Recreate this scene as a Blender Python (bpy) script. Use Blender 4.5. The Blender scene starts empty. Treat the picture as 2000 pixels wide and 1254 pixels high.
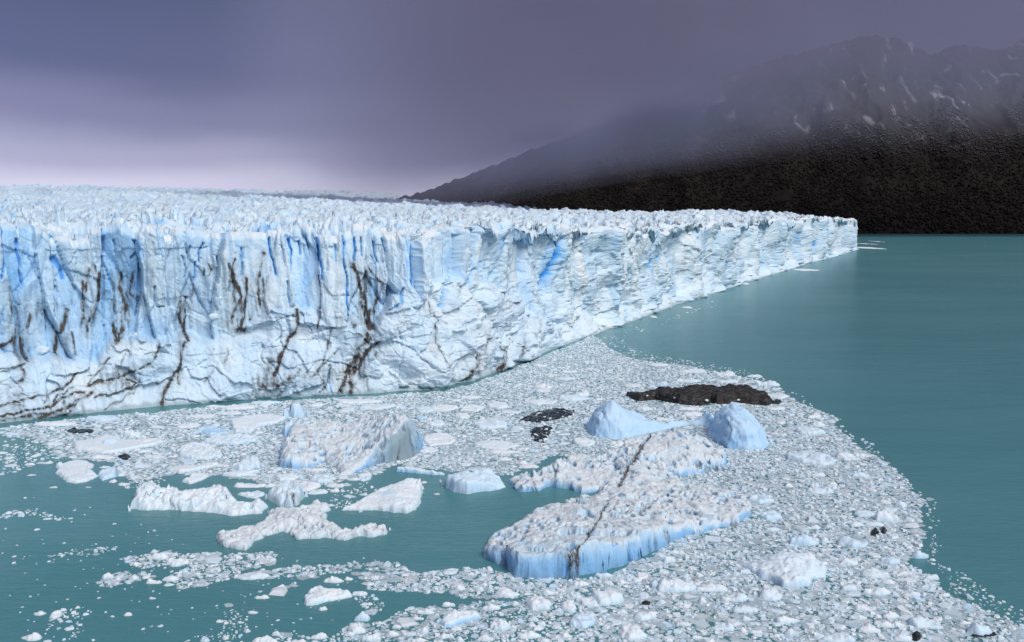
import bpy, math, random
import numpy as np
from mathutils import Vector

random.seed(7)
rng = np.random.default_rng(7)
scene = bpy.context.scene
COL = scene.collection

# ------------------------------------------------------------------ camera
CAM_H = 62.0
FPX = 1732.0                       # focal length in pixels of the 2000 px wide photograph
PITCH = math.atan((627 - 432) / FPX)
cam_d = bpy.data.cameras.new('camera')
cam_d.sensor_width = 36.0
cam_d.lens = 36.0 * FPX / 2000.0
cam_d.clip_start = 1.0
cam_d.clip_end = 60000.0
cam = bpy.data.objects.new('camera', cam_d)
cam.location = (0, 0, CAM_H)
cam.rotation_euler = (math.pi / 2 - PITCH, 0, 0)
COL.objects.link(cam)
scene.camera = cam

# ------------------------------------------------------------------ sky, sun, exposure
SUN_ELEV, SUN_AZ = 47.0, 140.0
world = bpy.data.worlds.new('World')
scene.world = world
world.use_nodes = True
wt = world.node_tree
wt.nodes.clear()
W = lambda t: wt.nodes.new(t)
out = W('ShaderNodeOutputWorld')
bg = W('ShaderNodeBackground'); bg.inputs['Strength'].default_value = 0.112
sky = W('ShaderNodeTexSky'); sky.sky_type = 'NISHITA'; sky.sun_disc = False
sky.sun_elevation = math.radians(SUN_ELEV); sky.sun_rotation = math.radians(SUN_AZ)
tc = W('ShaderNodeTexCoord')
sep = W('ShaderNodeSeparateXYZ'); wt.links.new(tc.outputs['Generated'], sep.inputs[0])
nz = W('ShaderNodeTexNoise'); nz.inputs['Scale'].default_value = 2.2; nz.inputs['Detail'].default_value = 4.0
mp = W('ShaderNodeMapping'); mp.inputs['Scale'].default_value = (1, 1, 3.0)
wt.links.new(tc.outputs['Generated'], mp.inputs[0]); wt.links.new(mp.outputs[0], nz.inputs['Vector'])
nsc = W('ShaderNodeMath'); nsc.operation = 'MULTIPLY_ADD'; nsc.inputs[1].default_value = 0.075; nsc.inputs[2].default_value = -0.0375
wt.links.new(nz.outputs['Fac'], nsc.inputs[0])
el = W('ShaderNodeMath'); el.operation = 'ADD'
wt.links.new(sep.outputs['Z'], el.inputs[0]); wt.links.new(nsc.outputs[0], el.inputs[1])
# brightness of the cloud deck by elevation: pale over the ice field, slate higher up
rampL = W('ShaderNodeValToRGB'); rampR = W('ShaderNodeValToRGB')
def set_ramp(r, stops):
    e = r.color_ramp.elements
    while len(e) > 1: e.remove(e[-1])
    e[0].position = stops[0][0]; e[0].color = (*stops[0][1], 1)
    for p, c in stops[1:]:
        x = e.new(p); x.color = (*c, 1)
    r.color_ramp.interpolation = 'EASE'
set_ramp(rampL, [(0.0, (3.2, 3.15, 4.1)), (0.035, (3.1, 3.05, 4.0)), (0.07, (1.85, 1.82, 2.75)), (0.11, (0.95, 0.95, 1.72)), (0.165, (0.47, 0.50, 1.10)),
                 (0.25, (0.33, 0.40, 0.86)), (0.6, (0.6, 0.62, 1.0)), (1.0, (1.0, 1.0, 1.3))])
set_ramp(rampR, [(0.0, (1.9, 1.82, 2.5)), (0.05, (1.35, 1.27, 1.85)), (0.10, (0.70, 0.68, 1.04)), (0.16, (0.56, 0.555, 0.88)),
                 (0.25, (0.46, 0.47, 0.76)), (0.6, (0.65, 0.64, 0.95)), (1.0, (1.0, 1.0, 1.3))])
for r in (rampL, rampR): wt.links.new(el.outputs[0], r.inputs[0])
azr = W('ShaderNodeMapRange'); azr.interpolation_type = 'SMOOTHSTEP'
azr.inputs['From Min'].default_value = -0.55; azr.inputs['From Max'].default_value = 0.22
wt.links.new(sep.outputs['X'], azr.inputs[0])
mlr = W('ShaderNodeMix'); mlr.data_type = 'RGBA'
wt.links.new(azr.outputs[0], mlr.inputs[0])
wt.links.new(rampL.outputs[0], mlr.inputs[6]); wt.links.new(rampR.outputs[0], mlr.inputs[7])
mcl = W('ShaderNodeMix'); mcl.data_type = 'RGBA'; mcl.inputs[0].default_value = 0.96
wt.links.new(sky.outputs[0], mcl.inputs[6]); wt.links.new(mlr.outputs[2], mcl.inputs[7])
wt.links.new(mcl.outputs[2], bg.inputs['Color'])
wt.links.new(bg.outputs[0], out.inputs['Surface'])

sun_d = bpy.data.lights.new('sun', 'SUN')
sun_d.energy = 1.5
sun_d.angle = math.radians(38)
sun_d.color = (1.0, 0.985, 0.965)
sun = bpy.data.objects.new('sun', sun_d)
sun.rotation_euler = (math.radians(90 - SUN_ELEV), 0, math.radians(180 - SUN_AZ))
COL.objects.link(sun)

vs = scene.view_settings
vs.view_transform = 'Standard'; vs.look = 'None'; vs.gamma = 1.0; vs.use_curve_mapping = False
vs.exposure = 0.96
scene.render.engine = 'CYCLES'
scene.cycles.use_denoising = True
scene.cycles.max_bounces = 6
scene.cycles.volume_bounces = 2
scene.cycles.transparent_max_bounces = 8

# ------------------------------------------------------------------ numpy helpers
CT, ST = math.cos(PITCH), math.sin(PITCH)
def rays(px, py):
    X = (np.asarray(px, float) - 1000) / FPX
    Z = -(np.asarray(py, float) - 627) / FPX
    return X, CT + ST * Z, -ST + CT * Z
def unproj(px, py, z=0.0):
    dx, dy, dz = rays(px, py)
    t = (np.asarray(z, float) - CAM_H) / dz
    return dx * t, dy * t
def z_at(px, py, D):
    """height of the point seen at pixel row py at forward distance D"""
    dx, dy, dz = rays(px, py)
    return CAM_H + dz / dy * D
def project(x, y, z):
    zz = z - CAM_H
    f = y * CT - zz * ST
    u = y * ST + zz * CT
    return 1000 + FPX * x / f, 627 - FPX * u / f

def _hash(ix, iy, seed):
    h = (ix.astype(np.int64) * 374761393 + iy.astype(np.int64) * 668265263 + seed * 1274126177) & 0xffffffff
    h = ((h ^ (h >> 13)) * 1274126177) & 0xffffffff
    return h ^ (h >> 16)
def noise(x, y, seed=0):
    """2D gradient noise, about -1..1"""
    x, y = np.broadcast_arrays(np.asarray(x, float), np.asarray(y, float))
    x0 = np.floor(x); y0 = np.floor(y)
    fx = x - x0; fy = y - y0
    ix = x0.astype(np.int64); iy = y0.astype(np.int64)
    u = fx * fx * fx * (fx * (fx * 6 - 15) + 10); v = fy * fy * fy * (fy * (fy * 6 - 15) + 10)
    def g(i, j):
        a = (_hash(ix + i, iy + j, seed) & 1023) * (2 * math.pi / 1024)
        return np.cos(a) * (fx - i) + np.sin(a) * (fy - j)
    a = g(0, 0); b = g(1, 0); c = g(0, 1); d = g(1, 1)
    return 1.5 * ((a + (b - a) * u) * (1 - v) + (c + (d - c) * u) * v)
def fbm(x, y, octv=4, seed=0, gain=0.5):
    r = 0; a = 1; t = 0
    for o in range(octv):
        r = r + a * noise(x * 2 ** o, y * 2 ** o, seed + o * 17); t += a; a *= gain
    return r / t
def worley(x, y, seed=0):
    """F1, F2 and a random number of the nearest cell"""
    ix = np.floor(x).astype(np.int64); iy = np.floor(y).astype(np.int64)
    f1 = np.full(x.shape, 9.0); f2 = np.full(x.shape, 9.0); idn = np.zeros(x.shape)
    for i in (-1, 0, 1):
        for j in (-1, 0, 1):
            h = _hash(ix + i, iy + j, seed)
            cx = ix + i + (h & 1023) / 1024.0; cy = iy + j + ((h >> 10) & 1023) / 1024.0
            d = np.hypot(cx - x, cy - y)
            new = d < f1
            f2 = np.where(new, f1, np.minimum(f2, d)); f1 = np.where(new, d, f1)
            idn = np.where(new, ((h >> 20) & 1023) / 1024.0, idn)
    return f1, f2, idn
def sstep(a, b, x):
    t = np.clip((x - a) / (b - a), 0, 1)
    return t * t * (3 - 2 * t)
def seg_dist(x, y, pts):
    """distance to a polyline and position along it 0..1"""
    d = np.full(x.shape, 1e9); tt = np.zeros(x.shape); n = len(pts) - 1
    for k in range(n):
        ax, ay = pts[k][:2]; bx, by = pts[k + 1][:2]
        vx, vy = bx - ax, by - ay
        t = np.clip(((x - ax) * vx + (y - ay) * vy) / (vx * vx + vy * vy + 1e-9), 0, 1)
        e = np.hypot(x - ax - t * vx, y - ay - t * vy)
        new = e < d
        d = np.where(new, e, d); tt = np.where(new, (k + t) / n, tt)
    return d, tt
def inside(x, y, poly):
    r = np.zeros(x.shape, bool); n = len(poly)
    for k in range(n):
        ax, ay = poly[k]; bx, by = poly[(k + 1) % n]
        if ay == by: continue
        c = ((ay > y) != (by > y)) & (x < (bx - ax) * (y - ay) / (by - ay) + ax)
        r ^= c
    return r

def add_mesh(name, V, F, mat, parent=None, attrs=None, smooth=True, loc=None):
    """V (n,3), F (m,k) quads or triangles as one mesh object"""
    V = np.asarray(V, np.float32); F = np.asarray(F, np.int32)
    if loc is not None: V = V - np.asarray(loc, np.float32)
    me = bpy.data.meshes.new(name)
    me.vertices.add(len(V)); me.vertices.foreach_set('co', V.ravel())
    k = F.shape[1]
    me.loops.add(F.size); me.loops.foreach_set('vertex_index', F.ravel())
    me.polygons.add(len(F)); me.polygons.foreach_set('loop_start', np.arange(0, F.size, k, dtype=np.int32))
    me.polygons.foreach_set('use_smooth', np.full(len(F), smooth))
    me.update(calc_edges=True)
    for a, val in (attrs or {}).items():
        at = me.attributes.new(a, 'FLOAT', 'POINT')
        at.data.foreach_set('value', np.asarray(val, np.float32).ravel())
    me.materials.append(mat)
    o = bpy.data.objects.new(name, me)
    if loc is not None: o.location = loc
    COL.objects.link(o)
    if parent is not None: o.parent = parent
    return o
def grid_faces(nr, nc):
    i = np.arange(nr * nc).reshape(nr, nc)
    return np.stack([i[:-1, :-1], i[:-1, 1:], i[1:, 1:], i[1:, :-1]], -1).reshape(-1, 4)
def tag(o, label=None, cat=None, group=None, kind=None):
    if label: o['label'] = label
    if cat: o['category'] = cat
    if group: o['group'] = group
    if kind: o['kind'] = kind
    return o

# ------------------------------------------------------------------ materials
class NT:
    def __init__(s, name):
        s.m = bpy.data.materials.new(name); s.m.use_nodes = True
        s.t = s.m.node_tree; s.t.nodes.clear()
        s.out = s.n('ShaderNodeOutputMaterial'); s.b = s.n('ShaderNodeBsdfPrincipled')
        s.t.links.new(s.b.outputs[0], s.out.inputs['Surface'])
        s.co = s.n('ShaderNodeTexCoord')
    def n(s, t): return s.t.nodes.new(t)
    def link(s, a, b): s.t.links.new(a, b)
    def attr(s, name):
        a = s.n('ShaderNodeAttribute'); a.attribute_name = name; return a.outputs['Fac']
    def noise(s, scale, detail=4, rough=0.55, vec=None, dist=0.0):
        a = s.n('ShaderNodeTexNoise'); a.inputs['Scale'].default_value = scale
        a.inputs['Detail'].default_value = detail; a.inputs['Roughness'].default_value = rough
        a.inputs['Distortion'].default_value = dist
        s.link(vec or s.co.outputs['Object'], a.inputs['Vector']); return a.outputs['Fac']
    def mapped(s, scale, rot=(0, 0, 0)):
        a = s.n('ShaderNodeMapping'); a.inputs['Scale'].default_value = scale; a.inputs['Rotation'].default_value = rot
        s.link(s.co.outputs['Object'], a.inputs[0]); return a.outputs[0]
    def math(s, op, a, b=None, c=None, clamp=False):
        m = s.n('ShaderNodeMath'); m.operation = op; m.use_clamp = clamp
        for i, v in enumerate((a, b, c)):
            if v is None: continue
            if isinstance(v, (int, float)): m.inputs[i].default_value = v
            else: s.link(v, m.inputs[i])
        return m.outputs[0]
    def rng(s, v, a, b, c=0.0, d=1.0):
        m = s.n('ShaderNodeMapRange'); m.interpolation_type = 'SMOOTHSTEP'
        for i, q in enumerate((v, a, b, c, d)):
            if isinstance(q, (int, float)): m.inputs[i].default_value = q
            else: s.link(q, m.inputs[i])
        return m.outputs[0]
    def ramp(s, v, stops):
        r = s.n('ShaderNodeValToRGB'); e = r.color_ramp.elements
        while len(e) > 1: e.remove(e[-1])
        e[0].position = stops[0][0]; e[0].color = (*stops[0][1], 1)
        for p, c in stops[1:]:
            x = e.new(p); x.color = (*c, 1)
        s.link(v, r.inputs[0]); return r.outputs[0]
    def mix(s, f, a, b):
        m = s.n('ShaderNodeMix'); m.data_type = 'RGBA'
        for i, v in ((0, f), (6, a), (7, b)):
            if isinstance(v, (int, float)): m.inputs[i].default_value = v
            elif isinstance(v, tuple): m.inputs[i].default_value = (*v, 1)
            else: s.link(v, m.inputs[i])
        return m.outputs[2]
    def bump(s, h, strength, dist):
        b = s.n('ShaderNodeBump'); b.inputs['Strength'].default_value = strength; b.inputs['Distance'].default_value = dist
        s.link(h, b.inputs['Height']); s.link(b.outputs[0], s.b.inputs['Normal'])
    def set(s, **k):
        for key, v in k.items():
            i = s.b.inputs[key.replace('_', ' ')]
            if isinstance(v, (int, float)): i.default_value = v
            elif isinstance(v, tuple): i.default_value = (*v, 1) if len(v) == 3 and i.type == 'RGBA' else v
            else: s.link(v, i)
        return s.m

def ice_material(name, fine=1.0, bump=0.5, bdist=0.25, streak=False):
    s = NT(name)
    blue = s.attr('blue'); dirt = s.attr('dirt'); grey = s.attr('grey')
    n1 = s.noise(0.16 * fine, 5); n2 = s.noise(1.1 * fine, 5, 0.65); n3 = s.noise(0.5 * fine, 6, 0.7)
    b = s.math('ADD', blue, s.math('MULTIPLY_ADD', n1, 0.34, -0.17))
    b = s.math('ADD', b, s.math('MULTIPLY_ADD', n2, 0.12, -0.06), clamp=True)
    c = s.ramp(b, [(0.0, (0.80, 0.845, 0.88)), (0.22, (0.66, 0.80, 0.895)), (0.5, (0.49, 0.70, 0.90)),
                   (0.75, (0.22, 0.52, 0.87)), (1.0, (0.055, 0.34, 0.84))])
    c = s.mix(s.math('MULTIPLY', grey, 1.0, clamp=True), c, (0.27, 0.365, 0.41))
    nd = s.noise(1.3 * fine, 5, 0.7, s.mapped((1, 1, 0.45)))
    dm = s.math('MULTIPLY', dirt, s.rng(nd, 0.36, 0.62, 0.45, 1.3), clamp=True)
    c = s.mix(dm, c, s.ramp(n2, [(0.3, (0.030, 0.027, 0.026)), (0.7, (0.105, 0.096, 0.091))]))
    h = s.math('ADD', s.math('MULTIPLY', n2, 0.6), s.math('MULTIPLY', n3, 1.0))
    if streak:
        h = s.math('ADD', h, s.math('MULTIPLY', s.noise(1.0, 5, 0.65, s.mapped((0.55, 0.55, 0.09))), 1.4))
        h = s.math('ADD', h, s.math('MULTIPLY', s.noise(0.22, 5, 0.6), 1.6))
    s.bump(h, bump, bdist)
    return s.set(Base_Color=c, Roughness=0.62, IOR=1.31)
MAT_GLACIER = ice_material('glacier_ice', 0.55, 0.55, 0.7, True)
MAT_BERG = ice_material('berg_ice', 2.0, 0.8, 0.16)

s = NT('rock_ice')
band = s.noise(0.9, 5, 0.65, s.mapped((0.5, 1.2, 2.0), (0, 0, 0.6)), 0.6)
nf = s.noise(2.2, 5, 0.7)
c = s.ramp(band, [(0.34, (0.007, 0.006, 0.006)), (0.5, (0.018, 0.016, 0.016)), (0.62, (0.085, 0.078, 0.076))])
s.bump(s.math('ADD', band, nf), 0.9, 0.4)
MAT_ROCK = s.set(Base_Color=c, Roughness=0.55)

s = NT('dark_wet_ice')
nf = s.noise(1.2, 5, 0.6, s.mapped((0.6, 1.5, 1.5)), 1.0)
c = s.ramp(nf, [(0.3, (0.006, 0.013, 0.015)), (0.58, (0.018, 0.028, 0.031)), (0.75, (0.14, 0.16, 0.17))])
s.bump(nf, 0.5, 0.3)
MAT_DARK = s.set(Base_Color=c, Roughness=0.25)

s = NT('lake_water')
n_big = s.noise(0.0035, 3, 0.5, s.mapped((1, 2.2, 1)))
n_mid = s.noise(0.018, 3, 0.5, s.mapped((1, 2.5, 1)))
mixn = s.math('ADD', s.math('MULTIPLY', n_big, 0.7), s.math('MULTIPLY', n_mid, 0.3))
c = s.ramp(mixn, [(0.35, (0.058, 0.204, 0.228)), (0.65, (0.082, 0.242, 0.266))])
w1 = s.noise(0.55, 3, 0.6, s.mapped((0.55, 1.5, 1), (0, 0, 0.25)))
w2 = s.noise(0.09, 3, 0.55, s.mapped((0.6, 1.6, 1), (0, 0, 0.2)))
s.bump(s.math('ADD', s.math('MULTIPLY', w1, 0.7), s.math('MULTIPLY', w2, 1.0)), 0.5, 0.45)
MAT_WATER = s.set(Base_Color=c, Roughness=0.26, IOR=1.33, Specular_IOR_Level=0.42)

# ------------------------------------------------------------------ the lake
V = np.array([[-30000, -1500, 0], [30000, -1500, 0], [30000, 40000, 0], [-30000, 40000, 0]], float)
tag(add_mesh('water', V, [[0, 1, 2, 3]], MAT_WATER), 'milky teal glacial lake water', kind='structure')

# ------------------------------------------------------------------ the glacier
BASE = [(-420, 905), (-200, 862), (0, 828), (60, 820), (200, 804), (350, 791), (500, 779), (620, 773), (740, 768), (860, 760),
        (920, 745), (980, 725), (1050, 696), (1080, 683), (1160, 653), (1200, 640), (1280, 612), (1340, 590),
        (1400, 572), (1460, 551), (1540, 528), (1580, 514), (1620, 505), (1678, 487)]
RIM = [(-420, 440), (-200, 445), (0, 455), (50, 440), (100, 446), (140, 470), (190, 456), (270, 443), (330, 455), (420, 452), (520, 451),
       (600, 449), (700, 452), (800, 460), (860, 462), (910, 446), (990, 440), (1050, 452), (1105, 462), (1140, 443),
       (1200, 451), (1280, 446), (1350, 441), (1420, 440), (1500, 436), (1560, 428), (1610, 426), (1678, 428)]
APRON = [(-420, 720), (-200, 715), (0, 712), (60, 706), (130, 704), (180, 712), (215, 690), (260, 668), (330, 664), (400, 668), (480, 652), (540, 622),
         (600, 602), (640, 622), (690, 648), (735, 650), (775, 590), (815, 555), (850, 585), (890, 545), (940, 552), (1000, 560), (1060, 590),
         (1120, 600), (1180, 590), (1260, 575), (1340, 560), (1400, 545), (1480, 522), (1560, 500), (1620, 482), (1678, 465)]
SIL = [(-420, 352), (0, 359), (200, 361), (400, 365), (560, 371), (700, 380), (830, 389), (920, 393), (1000, 401), (1100, 407),
       (1200, 412), (1330, 409), (1420, 411), (1500, 416), (1600, 424), (1678, 428)]
DEND = [(-420, 6500), (0, 6500), (500, 6000), (830, 5000), (1000, 4000), (1330, 3000), (1500, 2500), (1678, 2080)]
def curve(pts, u):
    p = np.array(pts, float); return np.interp(u, p[:, 0], p[:, 1])
NC = 980
u = np.concatenate([np.linspace(-420, -30, 60, endpoint=False), np.linspace(-30, 1678, NC - 60)])
bx, by = unproj(u, curve(BASE, u), 0.0)
k = 9
def smooth1(a, k):
    p = np.pad(a, k, mode='edge'); return np.convolve(p, np.ones(2 * k + 1) / (2 * k + 1), 'valid')
D0 = np.hypot(bx, by)
tx, ty = np.gradient(bx), np.gradient(by)
ds = np.hypot(tx, ty)
nx, ny = smooth1(ty / ds, 25), smooth1(-tx / ds, 25)
ln = np.hypot(nx, ny); nx /= ln; ny /= ln          # horizontal, pointing out over the water
q = np.cumsum(ds * (300.0 / D0) ** 0.6)             # length along the front, features grow a little with distance
qs = (D0 / 300.0) ** 0.6
setb = np.interp(u, [-420, 0, 300, 560, 760, 900, 1000, 1100, 1300, 1678], [20, 20, 22, 16, 14, 11, 8, 6, 5, 6.0])
cw, _c2, cid = worley((q + 1.5 * noise(q / 9, 0.5, 4)) / 7.5, 0 * q + 0.5, 8)      # pillars along the front
zR = z_at(u, curve(RIM, u), by + setb * 0.9)
zA = z_at(u, curve(APRON, u), by + setb * 0.6)
zA = np.interp(u, [1000, 1180], [1, 0]) * zA + np.interp(u, [1000, 1180], [0, 1]) * (5 + 9 * noise(q / 17, .4, 7))
zA = np.clip(zA + 3.2 * noise(q / 11.0, 0.3, 5) + 2.0 * noise(q / 4.1, 0.7, 6) + 1.5 * (cid - .5), 2.5, None)
zR = zR + (2.6 * noise(q / 18.0, 0.1, 1) + 4.0 * (cid - 0.5) + 1.3 * (0.4 - np.abs(noise(q / 5.5, 0.2, 2)))) * np.clip(qs, 1, 1.5)
NR = 215
tr = np.linspace(0, 1, NR)[:, None]
z = -3 + tr * (zR + 3)[None, :]
Q = np.broadcast_to(q, z.shape); S1 = np.broadcast_to(qs, z.shape); U0 = np.broadcast_to(u, z.shape)
zn = z / S1
wc = sstep(-0.8, 1.6, z - zA)                       # 0 on the foot of broken ice, 1 on the cliff above it
fa = np.clip(z / zA, 0, 1)
foot = 0.62 * setb
off = -foot * fa ** 1.25 - 0.16 * setb * wc - 0.22 * setb * np.clip((z - zA) / (zR - zA), 0, 1)
P0x = bx + nx * off; P0y = by + ny * off
PU, PV = project(P0x, P0y, z)
wu = PU + 5 * fbm(Q / 5, zn / 6, 3, 40) ; wv = PV + 5 * fbm(Q / 5, zn / 6, 3, 41)

# fractures and blue clefts, traced along the front (photo pixels), (points, width px, depth m, blue)
CLEFTS = [
 ([(3, 480), (8, 520), (2, 545)], 9, 5, 1.0), ([(38, 470), (45, 520), (48, 560)], 8, 5, .9), ([(108, 505), (122, 525), (128, 545)], 15, 6, .9),
 ([(6, 600), (3, 640), (5, 665)], 5, 3, .7), ([(112, 560), (114, 600), (112, 640)], 5, 3, .5), ([(203, 465), (202, 500), (206, 560), (203, 620), (208, 690)], 5, 5, .55),
 ([(223, 470), (228, 500)], 5, 4, .6), ([(262, 470), (270, 490), (258, 505)], 7, 4, .7), ([(276, 520), (274, 580), (270, 620)], 8, 5, .55),
 ([(300, 560), (306, 600), (322, 600)], 6, 4, .5), ([(356, 500), (364, 525), (360, 545)], 4, 3, .7), ([(397, 475), (390, 495), (387, 512)], 4, 4, .9),
 ([(374, 480), (368, 495)], 4, 3, .7), ([(380, 510), (382, 535), (380, 550)], 4, 4, .8), ([(423, 500), (425, 530), (425, 555)], 4, 4, .6),
 ([(445, 515), (446, 570)], 4, 5, .6), ([(470, 485), (472, 510), (471, 540)], 4, 4, .8), ([(524, 465), (526, 490), (535, 520), (538, 535)], 5, 5, .95),
 ([(565, 470), (570, 500), (571, 515)], 6, 5, 1.0), ([(550, 480), (556, 520)], 3, 3, .6), ([(561, 550), (566, 600)], 4, 4, .6), ([(583, 472), (586, 500)], 4, 4, .8),
 ([(596, 458), (600, 480), (604, 500)], 4, 4, .8), ([(617, 465), (622, 490), (626, 520), (628, 545)], 6, 5, .95), ([(652, 480), (655, 510)], 4, 3, .7),
 ([(669, 462), (670, 500), (676, 540), (678, 590), (678, 615)], 5, 6, .9), ([(691, 465), (693, 490), (692, 510)], 6, 5, 1.0), ([(705, 465), (707, 500)], 4, 4, .8),
 ([(731, 475), (734, 500), (737, 515)], 5, 4, .8), ([(748, 465), (753, 490)], 4, 4, .8), ([(810, 470), (812, 500), (810, 540), (806, 556)], 9, 6, 1.0),
 ([(849, 470), (850, 500), (850, 530), (853, 560)], 5, 5, .9), ([(560, 620), (567, 655)], 4, 3, .5),
 ([(785, 565), (782, 590), (760, 605)], 5, 4, .8), ([(870, 600), (874, 560), (885, 548)], 5, 4, .8), ([(918, 550), (922, 530), (925, 522)], 6, 4, .8),
 ([(950, 545), (962, 528), (966, 512)], 9, 5, 1.0), ([(982, 545), (990, 525)], 6, 4, .7), ([(1050, 480), (1056, 505)], 4, 3, .7), ([(1060, 500), (1066, 550)], 4, 4, .6),
 ([(1104, 462), (1103, 490), (1100, 520), (1094, 545), (1089, 562)], 11, 7, 1.1), ([(1066, 560), (1070, 545)], 6, 4, .8), ([(1284, 505), (1283, 522)], 6, 5, 1.0), ([(1300, 488), (1301, 505)], 5, 4, 1.0),
 ([(1212, 480), (1212, 510)], 3, 3, .6), ([(1235, 595), (1232, 620)], 5, 4, .6), ([(1412, 512), (1424, 518)], 4, 3, .8), ([(1542, 455), (1544, 475)], 7, 5, .7), ([(1556, 455), (1558, 480)], 9, 4, .6), ([(1585, 490), (1595, 478), (1598, 468)], 5, 4, .9), ([(1612, 450), (1616, 458)], 5, 4, .9),
 ([(1380, 505), (1375, 530)], 14, 2, .5), ([(645, 715), (640, 750), (648, 765)], 8, 3, .5), ([(522, 700), (540, 725), (548, 740)], 4, 2, .5), ([(712, 600), (690, 690)], 4, 2, .3),
 ([(866, 745), (862, 715), (868, 690)], 4, 2, .5), ([(780, 650), (786, 690), (784, 740)], 4, 2, .4), ([(1000, 640), (985, 665), (975, 700)], 4, 2, .3), ([(1110, 620), (1100, 660)], 6, 2, .4),
]
# silt bands squeezed out along shears: (points, width px, strength)
SILT = [
 ([(36, 645), (28, 660), (12, 672), (0, 680)], 5, .9), ([(38, 648), (46, 670), (52, 700)], 10, .85), ([(24, 660), (26, 690)], 6, .6), ([(18, 560), (24, 610), (14, 640)], 7, .4),
 ([(66, 600), (62, 630), (52, 650)], 5, .7), ([(135, 605), (124, 640), (116, 660), (112, 690)], 6, .9), ([(175, 530), (172, 560), (164, 585)], 5, .75), ([(165, 550), (166, 600), (160, 640)], 5, .6),
 ([(195, 535), (198, 570), (194, 590)], 8, .85), ([(182, 610), (175, 630), (172, 645)], 4, .7), ([(185, 515), (188, 530)], 3, .5), ([(240, 530), (236, 560), (244, 600), (244, 630)], 7, .65),
 ([(248, 600), (242, 640), (232, 665)], 7, .85), ([(226, 640), (228, 668)], 7, .9), ([(262, 535), (256, 570), (266, 590)], 6, .55), ([(140, 650), (146, 690)], 4, .4),
 ([(356, 590), (352, 620), (360, 650), (364, 662)], 6, .85), ([(364, 580), (366, 620), (360, 640)], 4, .7), ([(380, 558), (376, 580)], 4, .6), ([(404, 512), (414, 525), (408, 540)], 3, .8), ([(398, 525), (398, 540)], 2.5, .7),
 ([(448, 518), (454, 545), (462, 560), (468, 578), (460, 600), (452, 620), (450, 640)], 6, .95), ([(460, 505), (450, 518)], 5, .8), ([(482, 545), (480, 580), (476, 610), (466, 640)], 5, .85), ([(515, 495), (506, 530), (504, 560), (506, 595)], 5, .75),
 ([(496, 600), (488, 620)], 4, .5), ([(512, 540), (514, 575)], 4, .5), ([(448, 635), (462, 645), (475, 648)], 9, .75), ([(478, 600), (490, 622)], 3, .5),
 ([(690, 518), (700, 545), (710, 568), (714, 590), (716, 620), (720, 640)], 6, 1.0), ([(710, 560), (706, 580), (712, 605)], 8, .7), ([(716, 520), (740, 545), (749, 555), (742, 575), (734, 600), (728, 625)], 4, .8), ([(722, 610), (726, 640)], 6, .9), ([(680, 620), (690, 635), (700, 632)], 5, .5),
 ([(715, 650), (720, 660), (705, 680), (696, 700), (684, 720), (676, 740), (668, 765)], 8, 1.0), ([(738, 665), (720, 685), (706, 700), (700, 720), (690, 735)], 6, .85), ([(700, 715), (682, 735), (688, 768)], 10, .75), ([(712, 730), (720, 765)], 5, .5), ([(672, 745), (660, 766)], 4, .8), ([(735, 690), (722, 712)], 4, .5),
 ([(650, 640), (622, 730), (610, 735), (648, 695), (664, 680)], 3, .6), ([(648, 720), (636, 755), (626, 766)], 3.5, .75), ([(626, 608), (620, 640)], 3, .6), ([(580, 605), (584, 630), (576, 650), (560, 672), (548, 690), (544, 715), (532, 735)], 5, .9), ([(568, 735), (540, 755), (520, 770)], 9, .55), ([(585, 720), (560, 755), (545, 772)], 6, .5), ([(530, 700), (515, 740), (500, 770)], 9, .4),
 ([(358, 668), (355, 700), (348, 725), (338, 745), (326, 762), (316, 790)], 4.5, .95), ([(348, 720), (351, 750)], 5, .6), ([(312, 665), (308, 690), (300, 700)], 3, .7), ([(445, 680), (447, 690), (438, 705)], 3, .6), ([(415, 720), (400, 745)], 4, .3),
 ([(150, 728), (140, 750), (110, 765), (82, 770), (50, 780), (0, 795)], 3.5, .9), ([(290, 710), (262, 725), (232, 742), (210, 746), (176, 755)], 4, .9), ([(232, 735), (218, 750), (180, 754)], 7, .5), ([(250, 740), (268, 750), (250, 762), (200, 775), (185, 780)], 3, .75), ([(275, 730), (272, 755), (260, 770), (205, 800)], 3, .55), ([(215, 700), (200, 720), (175, 750)], 3, .6), ([(245, 690), (230, 730), (228, 770)], 2.5, .45),
 ([(168, 765), (130, 775), (90, 795), (40, 805), (0, 812)], 3.5, .85), ([(180, 770), (140, 790), (100, 805), (70, 818)], 6, .75), ([(145, 760), (110, 775), (95, 800)], 3, .7), ([(120, 800), (60, 812), (0, 822)], 6, .5), ([(160, 780), (135, 800), (120, 812)], 3, .7),
 ([(45, 715), (48, 740), (40, 745)], 8, .4), ([(0, 722), (30, 716), (52, 714)], 3, .7), ([(857, 620), (862, 650), (865, 690), (868, 720)], 3, .6), ([(975, 680), (978, 700), (976, 725)], 4, .8), ([(930, 690), (920, 730), (912, 750)], 5, .6), ([(955, 660), (935, 690)], 3, .5), ([(1015, 660), (1012, 690), (1005, 712)], 4, .45), ([(840, 560), (845, 590), (848, 615)], 3, .5), ([(1000, 590), (960, 620)], 3, .35), ([(760, 560), (762, 580)], 2, .5), ([(985, 690), (970, 735), (950, 745)], 6, .3),
]
cleft = np.zeros(z.shape); cblue = np.zeros(z.shape); silt = np.zeros(z.shape)
def boxed(pts, m):
    xs = [p[0] for p in pts]; ys = [p[1] for p in pts]
    return (wu > min(xs) - m) & (wu < max(xs) + m) & (wv > min(ys) - m) & (wv < max(ys) + m)
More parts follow.
